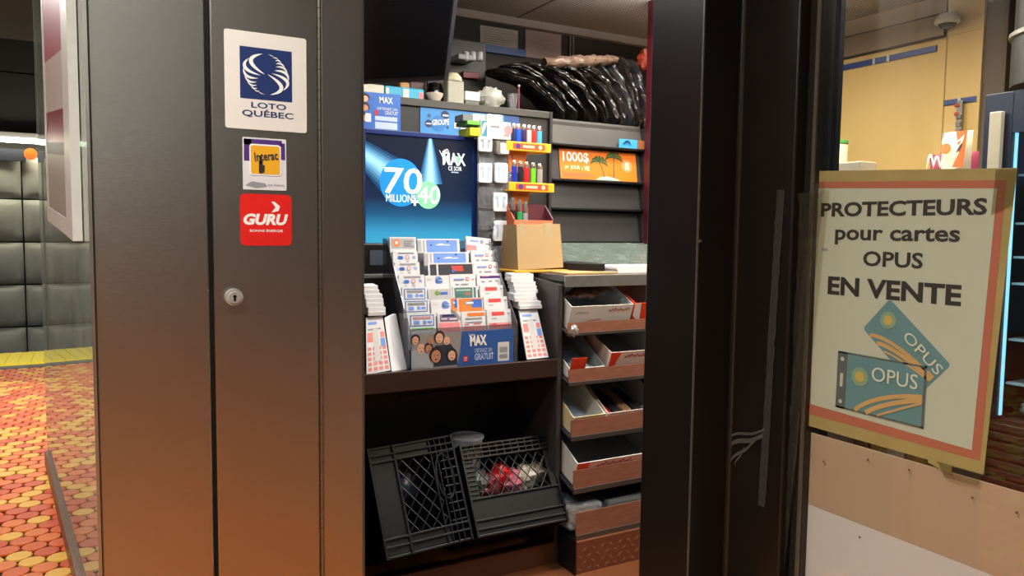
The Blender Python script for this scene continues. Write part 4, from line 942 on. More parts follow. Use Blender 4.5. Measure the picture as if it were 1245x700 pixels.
f.text(sc_, 'Loto', *lt(lc, 535, 188, 545, 180), ew, 0., rot=.5, off=.0016)
f.text(sc_, 'CE SOIR', *lt(lc, 545, 207.5, 561, 202.5), ew, .0, off=.0016)
mb = MB(); q = lc(553, 209.5); f.rect(mb, q[0]-.014, q[1]-.002, q[0]+.014, q[1]+.002, .0012); mb.build('small_line', em('screen_grey', '8aa0b8'), sc_)
# dark terminal under the monitor, left
g = fy(2.46, 449, 470, 304, 322)
dt = thing('ticket_terminal', 'dark ticket terminal half hidden left of the slip stand', 'terminal', (.86, 2.47, .972))
MB().box((.74, 2.455, .972), (.95, 2.485, 1.075)).build('body', black, dt, bevel=.006)
MB().box((g[0], 2.453, g[2]), (g[1], 2.456, g[3])).build('grey_panel', M('slate_panel', '4a5260', .4), dt)
# "max" counter card on top of monitor
f, lc, W, H, X0, Z0 = pl_(2.53, 436, 487, 113, 158)
pcard = thing('counter_card', 'small blue promotional card standing above the lottery monitor', 'card', (X0+W/2, 2.53, Z0))
MB().box((X0, 2.53, Z0), (X0+W, 2.536, Z0+H)).build('card', M('promo_blue_bright', '3566b4', .4, 0, .06, 6), pcard)
f.text(pcard, 'MAX', *lt(lc, 461, 126, 478, 118), white, .02, -.1); f.text(pcard, 'OBTENEZ UN', *lt(lc, 458, 134, 483, 131), white, .0); f.text(pcard, 'GRATUIT', *lt(lc, 468, 140, 484, 135.5), white, .0)
mb = MB(); a_ = lc(455.5, 139.5); f.rect(mb, a_[0], a_[1], a_[0]+.012, a_[1]+.016, .0006); mb.build('red_mark', red, pcard)
mb = MB(); a_ = lc(456, 146); b_2 = lc(483, 143); f.rect(mb, a_[0], a_[1], b_2[0], b_2[1], .0006); a_ = lc(456, 156); b_2 = lc(483, 150); f.rect(mb, a_[0], a_[1], b_2[0], b_2[1], .0006); mb.build('pale_lines', M('pale_blue_ink'), pcard)
for k, (a1, b1, r1, m) in enumerate(((444, 120, 5, skinA), (444, 131, 5, skinB), (442, 143, 5, skinA))):
    q = lc(a1, b1); s = r1*2.6/930
    mb = MB(); f.disc(mb, q[0], q[1]+s*.3, s*1.1, .0006+.0002*k, n=14); mb.build('hair', hair, pcard)
    mb = MB(); f.disc(mb, q[0], q[1], s*.75, .0007+.0002*k, n=14); mb.build('face', m, pcard)
mb = MB(); a_ = lc(444, 148); b_2 = lc(451, 138); f.rect(mb, a_[0], a_[1], b_2[0], b_2[1], .0016); mb.build('ticket', paper, pcard)

# ================================================================== MAGAZINE RACK
YR = 2.75; zk = 1.6165; xd_ = P(668, 160, 'y', YR).x; xe = P(783, 200, 'y', YR).x
mr = thing('magazine_rack', 'tall charcoal magazine rack with slanted shelves and flat top ledge', 'rack', ((.7+xe)/2, YR, .972))
MB().box((.42, YR, zk-.028), (xd_+.004, 3.28, zk)).build('top_ledge', M('grey_ledge', '45433f', .4, .2, .15, 8), mr, bevel=.002)
MB().box((.42, YR+.012, .972), (xd_, YR+.03, zk-.028)).build('left_bay_panel', charcoal, mr)
MB().box((xd_, YR-.004, .99), (xd_+.012, 3.0, zk)).build('divider', charcoal, mr)
MB().box((xe, YR-.01, .99), (xe+.012, 3.0, zk-.03)).build('divider', charcoal, mr)
MB().box((xd_+.012, YR+.12, .99), (xe, YR+.14, zk-.03)).build('back_panel', blackm, mr)
MB().box((xd_+.004, YR+.03, zk-.045), (xe+.012, 3.28, zk-.03)).build('top_ledge', M('grey_ledge'), mr)
PLT = [(149, 177), (183, 219), (224, 253), (258, 293)]
for k, (a_, b_2) in enumerate(PLT):
    z1 = P(725, a_, 'y', YR+.03).z; z0 = P(725, b_2, 'y', YR).z
    pltm = MB().prism([(YR+.015, z0), (YR+.021, z0), (YR+.041, z1), (YR+.035, z1)], 'x', xd_+.013, xe-.001).build('slanted_plate', M('grey_plate', '3d3d3f', .35, .2, .15, 6) if k != 0 else M('grey_plate_light', '55534f', .35, .2, .2, 6), mr)
    MB().box((xd_+.013, YR-.006, z0-.010), (xe-.001, YR+.022, z0)).build('plate_lip', black, pltm, bevel=.002)
# orange sign on the second plate
z1 = P(725, 183, 'y', YR+.03).z; z0 = P(725, 219, 'y', YR).z; lean = math.atan2(.020, z1-z0)
Xa = P(679, 200, 'y', YR+.03).x; Xb = P(772, 200, 'y', YR+.03).x; hh = math.hypot(.020, z1-z0)
f = Face((Xa, YR+.0120, z0+.002), (1, 0, 0), (0, math.sin(lean), math.cos(lean)), (0, -math.cos(lean), math.sin(lean))); W = Xb-Xa; H = hh*.98
og = thing('orange_sign', 'orange lottery sign with two palm trees on the magazine rack', 'sign', (Xa+W/2, YR+.01, z0))
mb = MB(); mb.ring([[f.p(0, 0, o), f.p(W, 0, o), f.p(W, H, o), f.p(0, H, o)] for o in (0, .0015)]); mb.build('board', M('sign_orange', 'ec7a22', .4, 0, .15, 5), og)
f.text(og, '1000$', W*.04, H*.53, W*.37, H*.90, white, .02, off=.0024); f.text(og, 'JOUR', W*.13, H*.29, W*.25, H*.45, M('pale_peach', 'f6d8b8', .5), .03, off=.0024); f.text(og, 'à', W*.27, H*.30, W*.285, H*.42, M('pale_peach'), .02, off=.0024); f.text(og, 'VIE', W*.30, H*.29, W*.37, H*.45, M('pale_peach'), .03, off=.0024); f.text(og, 'par', W*.06, H*.30, W*.11, H*.42, M('pale_peach'), .02, off=.0024)
mb = MB(); f.rect(mb, W*.03, H*.08, W*.38, H*.20, .0020); mb.build('small_line', M('rust_line', 'd9663a', .5), og)
for (x, y0, y1, s, cx) in ((.50, .60, .58, .09, .56), (.70, .78, .72, .09, .685)):
    mb = MB(); f.arc(mb, (W*cx, H*.10), (W*(cx*.6+x*.4), H*.4), (W*x, H*y0), .006, .0020, taper=False); mb.build('palm_trunk', M('trunk_print', '5b4a2a', .5), og)
    mb = MB()
    for a in range(7):
        an = a*PI/6-.1; f.arc(mb, (W*x, H*y0), (W*x+.03*math.cos(an), H*y0+.026*math.sin(an)), (W*x+.05*math.cos(an), H*y0+.03*math.sin(an)-.018), .010, .0024+.00005*a)
    mb.build('palm_fronds', M('frond_print', '3d5a2a', .5), og)
mb = MB(); f.poly(mb, [(W*.44, 0), (W*.50, H*.10), (W*.60, H*.14), (W*.70, H*.08), (W*.78, 0)], .0022); mb.build('beach', M('beach_print', '9ec0b0', .5), og)
mb = MB(); f.disc(mb, W*.87, H*.54, H*.23, .0020); mb.build('ring', M('ring_print', 'f0955a', .5), og)
mb = MB(); f.rect(mb, W*.845, H*.40, W*.90, H*.66, .0024); mb.build('ticket_mark', M('peach_mark', 'f7d2b0', .5), og)
# small card on top plate
f, lc, W, H, X0, Z0 = pl_(YR-.004, 753, 788, 170, 181)
sc2 = thing('small_card', 'small blue and brown card at the right end of the magazine rack', 'card', (X0+W/2, YR, Z0))
MB().box((X0, YR-.003, Z0), (X0+W*.62, YR, Z0+H)).build('blue_half', M('sky_card', '3a9ad8', .45), sc2); MB().box((X0+W*.62, YR-.003, Z0), (X0+W, YR, Z0+H)).build('brown_half', M('brown_card', '8a5a35', .45), sc2)
mb = MB(); f.arc(mb, (W*.1, H*.3), (W*.25, H*.75), (W*.4, H*.3), .010, .004); mb.build('dark_mark', navy, sc2)
# blue sign on the left bay
Yq = YR+.008; f, lc, W, H, X0, Z0 = pl_(Yq, 511, 631, 130, 172)
bsg = thing('blue_sign', 'long blue sign with round emblems on the rack above the monitor', 'sign', (X0+W/2, Yq, Z0))
MB().box((X0, Yq, Z0), (X0+W*.84, Yq+.003, Z0+H)).build('board', M('sign_blue', '3f8fd0', .4, 0, .12, 4), bsg)
MB().box((X0+W*.84, Yq, Z0), (X0+W, Yq+.003, Z0+H)).build('dark_end', M('sign_navy', '24508f', .4), bsg)
for (a1, b1, r1, m) in ((533, 150, 9.5, M('ball_mid', '2f78bf', .4)), (541, 140, 5.5, navy), (521, 150, 4.5, navy), (521.5, 140.5, 2.3, M('ball_teal', '1f5c86', .4)), (544, 155, 1.7, navy)):
    q = lc(a1, b1); mb = MB(); f.disc(mb, *q, r1*3.0/930, .0008+.0001*r1); mb.build('emblem_ball', m, bsg)
f.text(bsg, 'GROUPE', *lt(lc, 525, 152, 546, 145), white, .03, .1, rot=.12, off=.0024); f.text(bsg, 'DESI', *lt(lc, 552, 157, 571, 149), white, .04, off=.0022)
f.rect(mb := MB(), *lt(lc, 538, 141.5, 545, 139.5), .0024); mb.build('small_line', white, bsg); f.rect(mb := MB(), *lt(lc, 518, 151, 524, 149.5), .0024); mb.build('small_line', white, bsg)

# ================================================================== EARPHONE PANEL AND BOXES
YE = 2.46
X0, X1_, Z0, Z1 = fy(YE, 582, 620, 168, 330)
ep = thing('accessory_rack', 'grey hanging panel of clear bags between monitor and lighters', 'rack', ((X0+X1_)/2, YE, .975))
MB().box((X0, YE, .98), (X1_, YE+.006, Z1)).build('board', M('grey_board', '77767a', .6, 0, .15, 12), ep)
MB().grid(lambda u, v: (X0-.005+(X1_-X0+.01)*u, YE-.006-.010*abs(wr(3, u*2, v*5)), .985+(Z1-.985)*v), 10, 40).build('clear_sleeve', bagclear, ep, smooth=True)
def bud(name, label, px0, px1, yt, yb, kind):
    Y = YE-.026; a, b, z0, z1 = fy(Y, px0, px1, yt, yb); W = b-a; H = z1-z0
    t = thing(name, label, 'package', ((a+b)/2, Y, z0), 'earphone packages on the panel')
    f = facing_y(a, b, z0, Y-.0005)
    bm = MB(); f.rrect(bm, 0, 0, W, H, .008, 0); f2 = [v+Vector((0, .012, 0)) for v in bm.v]; n = len(bm.v)
    MB().ring([bm.v, f2]).build('case', M('package_white', 'dcdfe4', .3), t, bevel=.001)
    pm = greyink if kind == 0 else M('pale_blue_part', 'a9bddc', .4)
    mb = MB()
    for s in (-1, 1):
        cx = W/2+s*W*.2
        f.disc(mb, cx+s*W*.06, H*.72, W*.13, .001, ry=H*.10); f.rrect(mb, cx-W*.05, H*.22, cx+W*.05, H*.70, .002, .0012)
    mb.build('earbuds', pm, t)
    # cable coil / hang tab
    return t
bud('earphone_package', 'white earphone package with dark earbuds, topmost on the panel', 582, 598.5, 166, 184, 0)
bud('earphone_package', 'white earphone package beside the monitor edge in the second row, left one', 582, 598.5, 198, 222, 1)
bud('earphone_package', 'white earphone package in the second row of the panel, right one', 602, 617.5, 198, 222, 1)
bud('earphone_package', 'white earphone package in the third row of the panel', 600, 617, 234, 257, 1)
bud('earphone_package', 'white earphone package lowest on the panel beside the paper bag', 600, 617, 268, 293, 1)
a, b, z0, z1 = fy(YE-.03, 602, 618, 172, 187)
ad = thing('charger_plug', 'small white charger plug package under the green box', 'package', ((a+b)/2, YE-.03, z0))
MB().box((a+.002, YE-.035, z0), (a+.018, YE-.01, z1)).build('dark_end', M('taupe_end', '6d665c', .5), ad, bevel=.003); MB().box((a+.018, YE-.038, z0), (b, YE-.01, z1-.006)).build('plug_body', white, ad, bevel=.003)
# crumpled clear bags
for k, (a1, b1, w1, h1) in enumerate(((590, 240, 20, 26), (592, 268, 22, 24), (608, 312, 20, 28), (590, 300, 22, 22))):
    c = P(a1, b1, 'y', YE-.03); w_ = w1*2.6/930; h_ = h1*2.6/930
    mb = MB().grid(lambda u, v: (c.x+(u-.5)*w_, YE-.022-.018*abs(wr(k+2, u*1.5, v*1.5)), c.z+(v-.5)*h_), 14, 14)
    tag(mb.build('clear_bag', bagclear, smooth=True), ['crumpled clear accessory bag left of the third row package', 'crumpled clear accessory bag left of the lowest package', 'crumpled clear bag at the foot of the panel by the paper bag', 'crumpled clear bag just above the slip stand'][k], 'bag', 'clear accessory bags')
# boxes on top
Yb_ = 2.44
a, b, z0, z1 = fy(Yb_, 571, 621, 147, 168)
zbx = z0
gbx = thing('green_box', 'green and white medicine box with red swirl above the earphone panel', 'box', ((a+b)/2, Yb_, z0))
W = b-a; H = z1-z0
MB().box((a+W*.27, Yb_, z0), (b, Yb_+.10, z1)).build('box_body', [M('box_white', 'e2e6e4', .4)], gbx, bevel=.001)
MB().box((a+W*.27-.001, Yb_+.001, z1), (b, Yb_+.10, z1+.002)).build('green_top', M('box_green', '3f9a58', .4), gbx)
f = facing_y(a, b, z0, Yb_-.0004)
mb = MB(); f.rect(mb, W*.28, H*.02, W*.42, H*.98, .0005); mb.build('teal_print', M('teal_box', '3a7f96', .4), gbx); mb = MB(); f.disc(mb, W*.93, H*.55, H*.28, .0006); f.rect(mb, W*.82, H*.15, W*.97, H*.3, .0007); mb.build('pink_swirl', pink, gbx); f.rect(mb := MB(), W*.5, H*.62, W*.72, H*.76, .0006); mb.build('grey_line', greyink, gbx); f.arc(mb := MB(), (W*.3, H*.15), (W*.35, H*.7), (W*.41, H*.85), .012, .0008); mb.build('white_curve', white, gbx)
ybx = MB().box((a+.004, Yb_+.004, z0+.005), (a+W*.265, Yb_+.10, z0+H*.55)).build('yellow_box', M('lime_box', 'c8d22a', .4, 0, .3, 60), bevel=.001); tag(ybx, 'small lime yellow box left of the green box', 'box')
gtop = MB().box((a-.006, Yb_+.005, z0+H*.72), (a+W*.26, Yb_+.10, z0+H*.95)).build('green_sleeve', M('box_green_light', '6cb34a', .4), bevel=.001); tag(gtop, 'flat light green box resting over the lime box', 'box')
for k, (p0, p1, yt, yb, m, lab) in enumerate(((563, 590, 138, 147.5, M('white_carton_grey_side', 'd9dcd8', .4), 'white carton with grey end, left of the pair on the green box'), (593, 611.5, 139, 149, M('white_carton', 'eceeea', .4), 'white rounded carton, right of the pair on the green box'))):
    a, b, z0_, z1_ = fy(Yb_+.01, p0, p1, yt, yb)
    t = thing('white_carton', lab, 'box', ((a+b)/2, Yb_+.05, z0_)); xs = a+(b-a)*.45 if k == 0 else a
    MB().box((xs, Yb_+.01, z0_), (b, Yb_+.08, z1_)).build('box_body', M('white_carton'), t, bevel=.004)
    if k == 0: MB().box((a, Yb_+.012, z0_), (xs, Yb_+.08, z1_-.004)).build('grey_end', M('grey_carton_end', '6f7470', .5), t, bevel=.002)

# ================================================================== LIGHTER STAND
YL = 2.42
ls = thing('lighter_stand', 'yellow and orange tiered lighter stand', 'stand', (P(645, 300, 'y', YL).x, YL, .99))
yo = M('stand_yellow', 'efb01e', .4, 0, .06); oo = M('stand_orange', 'c8691e', .4, 0, .1)
LSH = []
for k, (p0, p1, yt, yb) in enumerate(((616, 670, 173, 184), (619, 674, 222, 233))):
    a, b, z0, z1 = fy(YL, p0, p1, yt, yb); LSH.append((a, b, z0, z1))
    sh = MB().prism([(YL, z0), (YL, z1), (YL+.006, z1), (YL+.006, z0+.006), (YL+.09, z0+.006), (YL+.09, z0)], 'x', a, b).build('shelf', yo, ls, bevel=.002)
    f = facing_y(a, b, z0, YL-.0004); W = b-a; H = z1-z0
    mb = MB(); f.rrect(mb, W*.14, H*.18, W*.86, H*.82, .005, .0004); mb.build('red_label', M('label_red', 'd9502e', .4), sh)
    mb = MB(); f.disc(mb, W*.25, H*.5, H*.3, .0008); mb.build('blue_mark', purple, sh); mb = MB(); f.rect(mb, W*.36, H*.35, W*.62, H*.65, .0008); f.disc(mb, W*.75, H*.5, H*.25, .0008); mb.build('white_mark', M('label_peach', 'f2c9a8', .4), sh)
    zt4 = z0; zb4 = LSH[k][2]-.075
    MB().prism([(a+W*.16, zb4), (a+W*.46, zb4), (a+W*.56, zt4), (a+W*.10, zt4)], 'y', YL+.03, YL+.05).build('support', oo, ls, bevel=.002)
MB().box((LSH[0][0]+.004, YL+.084, LSH[1][2]-.12), (LSH[0][0]+.06, YL+.09, LSH[0][3])).build('spine', oo, ls)
def lighter(label, px, ytop, Yl, zbase, col, w_=.0115):
    c = P(px, ytop, 'y', Yl); t = thing('lighter', label, 'lighter', (c.x, Yl, zbase), 'lighters on the stand'); H = c.z-zbase
    mb = MB(); n = 14
    mb.ring([[(c.x+s*w_*math.cos(2*PI*i/n), Yl+s*w_*.6*math.sin(2*PI*i/n), z) for i in range(n)] for s, z in ((.92, zbase), (1, zbase+.003), (1, zbase+H*.78), (.96, zbase+H*.80))])
    mb.build('body', M('lighter_'+col, col, .25, 0, .05, coat=.3), t, smooth=True)
    mb = MB(); mb.ring([[(c.x-.001+s*w_*.82*math.cos(2*PI*i/n), Yl+s*w_*.5*math.sin(2*PI*i/n), z) for i in range(n)] for s, z in ((1, zbase+H*.80), (1, zbase+H*.97), (.8, zbase+H))]); mb.build('metal_hood', M('lighter_metal', 'b9b6b0', .25, .9), t, smooth=True)
    MB().box((c.x+w_*.45, Yl-.004, zbase+H*.80), (c.x+w_*.98, Yl+.004, zbase+H*.90)).build('button', M('lighter_button', '9a3a2a', .4), t, bevel=.001)
for px, col, nm in ((625, '26305a', 'navy'), (630.5, '1f56d8', 'bright blue'), (637.5, '3a2a5a', 'violet'), (643.5, 'c4beb8', 'silver'), (649.5, 'd8322a', 'red'), (656, '4fb0d8', 'sky blue')):
    lighter(nm+' lighter standing on the upper shelf of the lighter stand', px, 150+(px-625)*.11, YL+.03, LSH[0][2]+.006, col, .0102)
for px, col, nm in ((625.5, '1f35a8', 'royal blue'), (633, '23242c', 'black'), (640.5, 'd8262e', 'crimson'), (648.5, '6cc42a', 'lime green'), (656.5, '9a9890', 'grey')):
    lighter(nm+' lighter standing on the lower shelf of the lighter stand', px, 195+(px-625)*.13, YL+.03, LSH[1][2]+.006, col, .0112)
# open maroon carton with a few lighters
a, b, z0, z1 = fy(YL-.01, 620, 668, 248, 275)
mc = thing('open_carton', 'open orange and maroon carton tucked inside the brown paper bag', 'carton', ((a+b)/2, YL, .99))
MB().prism([(YL-.04, .995), (YL-.04, z0+.025), (YL+.02, z1), (YL+.02, .995)], 'x', a, a+.004).build('side', M('carton_rust', 'b5562a', .5), mc)
MB().prism([(YL-.04, .995), (YL-.04, z0+.025), (YL+.02, z1), (YL+.02, .995)], 'x', b-.004, b).build('side', M('carton_maroon', '5a2530', .5), mc)
MB().box((a+.004, YL+.016, .995), (b-.004, YL+.02, z1)).build('back', M('carton_maroon'), mc)
MB().box((a+.004, YL-.04, .995), (b-.004, YL-.036, z0+.022)).build('front', M('carton_salmon', 'e0805a', .5), mc)
for px, col, nm in ((623.5, '1c1c20', 'black tipped'), (632, '2f9a55', 'green'), (639, '8f9094', 'pale grey')):
    lighter(nm+' lighter standing inside the maroon carton', px, 240+(px-622)*.3, YL-.01, 1.02, col, .0105)
# brown paper bag box
Yc = 2.335
pts = [P(628, 273, 'y', Yc), P(681, 272, 'y', Yc), P(685, 325, 'y', Yc-.03), P(630, 328, 'y', Yc-.03)]
kraft = M('kraft_paper', 'a68a60', .75, 0, .06, 10); kd = M('kraft_shaded', '967a50', .75, 0, .06, 10)  # darker kraft copy: shade of the side and back faces put into the colour
bg = thing('kraft_box', 'brown kraft paper box taped at the rim, on the counter', 'box', (pts[2]+pts[3])/2)
bk4 = [q+Vector((0, .115, 0)) for q in pts]
MB().ring([pts, [q+Vector((0, .003, 0)) for q in pts]]).build('front', kraft, bg)
MB().ring([[pts[0], bk4[0], bk4[3], pts[3]], [q+Vector((.003, 0, 0)) for q in (pts[0], bk4[0], bk4[3], pts[3])]]).build('side', kd, bg)
MB().ring([[pts[1], bk4[1], bk4[2], pts[2]], [q-Vector((.003, 0, 0)) for q in (pts[1], bk4[1], bk4[2], pts[2])]]).build('side', kd, bg)
MB().ring([bk4, [q+Vector((0, .003, 0)) for q in bk4]]).build('back', kd, bg)
for (u0, u1) in ((.05, .16), (.62, .78)):
    q0 = pts[0]*(1-u0)+pts[1]*u0; q1 = pts[0]*(1-u1)+pts[1]*u1
    MB().quad([q0+Vector((0, -.001, .004)), q1+Vector((0, -.001, .004)), q1+Vector((0, -.008, -.042)), q0+Vector((0, -.008, -.042))]).build('tape', M('glossy_tape', 'a89878', .15), bg, solid=.0004)
zz = pts[3].z; xx = pts[3].x
tag(MB().box((xx-.02, Yc-.05, zt_+.001), (pts[2].x+.01, Yc+.16, zz-.001)).build('yellow_box', M('golden_card', 'c8952e', .6, 0, .2, 30), bevel=.002), 'flat golden yellow box under the kraft paper box', 'box')

# ================================================================== TOP LEDGE CLUTTER
YT = 2.80
def onledge(px0, px1, yt, Y=YT, z=zk): 
    a = P(px0, (yt+115)/2, 'y', Y).x; b = P(px1, (yt+115)/2, 'y', Y).x; return a, b, P((px0+px1)/2, yt, 'y', Y).z
a, b, zt5 = onledge(436, 467, 102); tag(MB().box((a, YT, zk), (b, YT+.08, zt5)).build('white_box', M('ivory_box', 'e6e2cf', .4), bevel=.003), 'ivory box at the left end of the top ledge', 'box')
a, b, zt5 = onledge(468, 516, 106); o = thing('cyan_packet', 'cyan and white packet lying on the top ledge', 'packet', ((a+b)/2, YT, zk)); W = b-a
MB().box((a, YT, zk), (b, YT+.06, zt5)).build('packet_body', M('cyan_packet', '3fb2d8', .35), o, bevel=.006)
f = facing_y(a, b, zk, YT-.001)
mb = MB(); f.rect(mb, W*.45, .004, W*.6, zt5-zk-.006, .0006); mb.build('white_print', white, o); mb = MB(); f.rect(mb, W*.02, .004, W*.10, zt5-zk-.008, .0006); mb.build('white_print', white, o); mb = MB(); f.rect(mb, W*.85, .004, W*.97, (zt5-zk)*.7, .0006); mb.build('pink_print', pink, o)
a, b, zt5 = onledge(486, 498, 100, YT+.09); tag(MB().box((a, YT+.085, zk), (b, YT+.13, zt5)).build('amber_packet', M('amber_packet', 'c08a4a', .4), bevel=.006), 'amber packet behind the cyan packet', 'packet')
a, b, zt5 = onledge(498, 516, 99, YT+.09); tag(MB().box((a, YT+.085, zk), (b, YT+.13, zt5)).build('brown_packet', M('brown_packet', '4a2a26', .4), bevel=.006), 'dark brown packet behind the cyan packet', 'packet')
a, b, zt5 = onledge(519, 541, 99, YT+.05); c = ((a+b)/2, YT+.06, 0); o = thing('black_helmet_bowl', 'glossy black round bowl on the top ledge', 'bowl', (c[0], c[1], zk)); r = (b-a)/2
MB().lathe([(r*.5, zk), (r*.95, zk+.02), (r, zk+(zt5-zk)*.5), (r*.7, zt5-.008), (r*.1, zt5)], (c[0], c[1], 0), 20).build('shell', M('glossy_black', '08080a', .08, 0, .1), o, smooth=True)
a, b, zt5 = onledge(520, 540, 113, YT-.01); c = ((a+b)/2, YT+.005); r = (b-a)/2
o = tag(MB().lathe([(r*.5, zk), (r*.98, zk+(zt5-zk)*.8), (r, zt5), (r*.9, zt5)], (c[0], c[1]+.0, 0), 20).build('cream_dish', M('cream_dish', 'd8cdb8', .4), smooth=True), 'small cream dish in front of the black bowl', 'dish')
a, b, zt5 = onledge(544, 564, 88); zj = P(554, 98, 'y', YT).z; o = thing('cream_jar', 'grey plastic jar with cream lid on the top ledge', 'jar', ((a+b)/2, YT+.02, zk)); cx = (a+b)/2; r = (b-a)/2
MB().box((cx-r, YT-.005, zk), (cx+r, YT+.055, zj)).build('body', M('cloudy_plastic', 'a9a796', .35), o, bevel=.006)
MB().lathe([(r*.98, zj), (r*1.02, zj+.004), (r*.95, zt5-.016), (r*.55, zt5)], (cx, YT+.025, 0), 18).build('lid', M('cream_lid', 'd9d2b0', .5), o, smooth=True)
a, b, zt5 = onledge(566, 583, 110); o = thing('white_device', 'small white topped grey box beside the jar', 'box', ((a+b)/2, YT, zk)); MB().box((a, YT, zk), (b, YT+.05, zk+.022)).build('body', M('mid_grey', '6a6a66', .5), o, bevel=.004); MB().box((a-.002, YT-.002, zk+.022), (b+.002, YT+.05, zt5-.004)).build('top', white, o, bevel=.003)
# crumpled pale bag
c = P(600, 118, 'y', YT)
mb = MB()
blob('crumpled_bag', 'crumpled pale grey plastic bag on the top ledge', 'bag', (c.x, YT+.03, zk+.045), .058, M('pale_grey_film', 'b9b8ae', .25, 0, .35, 25, .8, bscale=30), 4, .7, .75, .22)
blob('crumpled_bag', 'olive grey crumpled bag beside the pale one', 'bag', (c.x-.045, YT+.035, zk+.030), .045, M('olive_film', '5f5f52', .3, 0, .4, 25, .8, bscale=30), 9, .7, .6, .22)
a, b, zt5 = onledge(621, 633, 113); cx = (a+b)/2; r = (b-a)/2
cu = thing('glass_cup', 'small clear cup holding a pinkish drink straw wrapper', 'cup', (cx, YT+.03, zk)); MB().lathe([(r*.8, zk+.001), (r, zt5), (r*.94, zt5), (r*.74, zk+.006)], (cx, YT+.03, 0), 18).build('glass', bagclear, cu, smooth=True); MB().cyl((cx, YT+.03, zk+.008), (cx-.004, YT+.03, zt5-.006), r*.45, r*.5, 12).build('contents', M('rose_contents', 'a8837a', .5), cu, smooth=True)
p5 = P(635, 103, 'y', YT); o = thing('red_pen', 'red pen standing upright beside the clear cup', 'pen', (p5.x, YT+.03, zk)); MB().cyl((p5.x, YT+.03, zk), (p5.x, YT+.03, p5.z), .005, .004, 10).build('barrel', M('pen_red', '7a2330', .4), o, smooth=True); MB().sph((p5.x, YT+.03, p5.z), .006, n=10, k=6).build('cap', papergrey, o, smooth=True)
# black plastic garment bundles leaning to the left
bagm = [M('black_film_%d' % k, c, r_, 0, .3, 12, .35, bscale=30, coat=.5) for k, (c, r_) in enumerate((('17130f', .22), ('1d1815', .20), ('2a2422', .18), ('3a3839', .16)))]  # tones lighten towards the right: film highlights put into the colour
bun = [(690, 600, 84, 0), (704, 616, 78, 0), (716, 638, 76, 0), (728, 655, 77, 1), (740, 672, 76, 1), (750, 690, 76, 2), (759, 706, 77, 2), (767, 722, 74, 3), (774, 738, 70, 3), (780, 754, 67, 2), (785, 769, 70, 3)]
ordn = ['flattest one at the far left', 'second from the left', 'third from the left', 'fourth from the left', 'fifth from the left', 'sixth, midway along the row', 'fifth from the right', 'fourth from the right', 'third from the right', 'second from the right', 'upright one at the far right']
zk2 = zk-.03
for k, (pb, pt, yt, mi) in enumerate(bun):
    Yk2 = 2.83+.012*(k % 3)
    A_ = P(pb, 142, 'y', Yk2); A_.z = zk2+.012; B_ = P(pt, yt, 'y', Yk2+.06); dl = B_-A_; th = .020; nx = Vector((dl.z, 0, -dl.x)).normalized()
    def fn(u, v, k=k, A_=A_, dl=dl, nx=nx):
        ang = 2*PI*v; e0 = min(1, u/.10); e1 = min(1, (1-u)/.12); bul = (.25+.75*math.sqrt(e0))*(.30+.70*math.sqrt(e1))
        bow = (.055 if k < 8 else .02)
        c = A_+dl*u+nx*(bow*math.sin(PI*u)+.012*wr(k+1, u*.8, .3))
        w2 = .10*bul*(1+.12*wr(k, u*1.2, 1)); t2 = th*bul*(1.05+.25*wr(k+3, u*1.4, 2))
        rg = .0060*bul*wr(k*1.3, u*.35+v*.8, v*2.6)+.0025*bul*wr(k*.7+4, u*1.6, v*1.5)
        q = c+nx*(t2*math.cos(ang))+Vector((0, w2*math.sin(ang)*.8+.06, 0))+nx*(rg*math.cos(ang))-Vector((0, abs(math.sin(ang))*rg*1.5, 0))
        lim = zk+.001 if q.x < xd_+.016 else zk2+.001
        return (q.x, q.y, max(q.z, lim))
    tag(MB().grid(fn, 40, 64).build('film_wrapped_bundle', bagm[mi], smooth=True), 'black film wrapped bundle leaning on the rack top, '+ordn[k], 'bundle', 'black wrapped bundles on the rack')
A_ = P(652, 80, 'y', 2.95); B_ = P(738, 76, 'y', 2.95)
def fn(u, v):
    c = A_+(B_-A_)*u; r = .026*(.5+.5*math.sin(PI*min(1, u*.9+.08))**.4)*(1+.25*wr(2, u*4, v*2)); return (c.x, c.y-.06+r*1.6*math.cos(2*PI*v), c.z+r*math.sin(2*PI*v)+.004*wr(5, u*9, v))
tag(MB().grid(fn, 26, 12).build('brown_roll', M('brown_film_roll', '7d6656', .35, 0, .3, 12, .6, bscale=25), smooth=True), 'brownish film roll lying across the black bundles', 'roll')
c = P(786, 70, 'y', 2.93); blob('red_orange_bag', 'orange red crinkled bag at the right end of the bundles', 'bag', (c.x+.02, 2.96, c.z), .045, M('orange_red_film', 'b8452a', .35, 0, .3, 20), 6, .7, 1, .3)

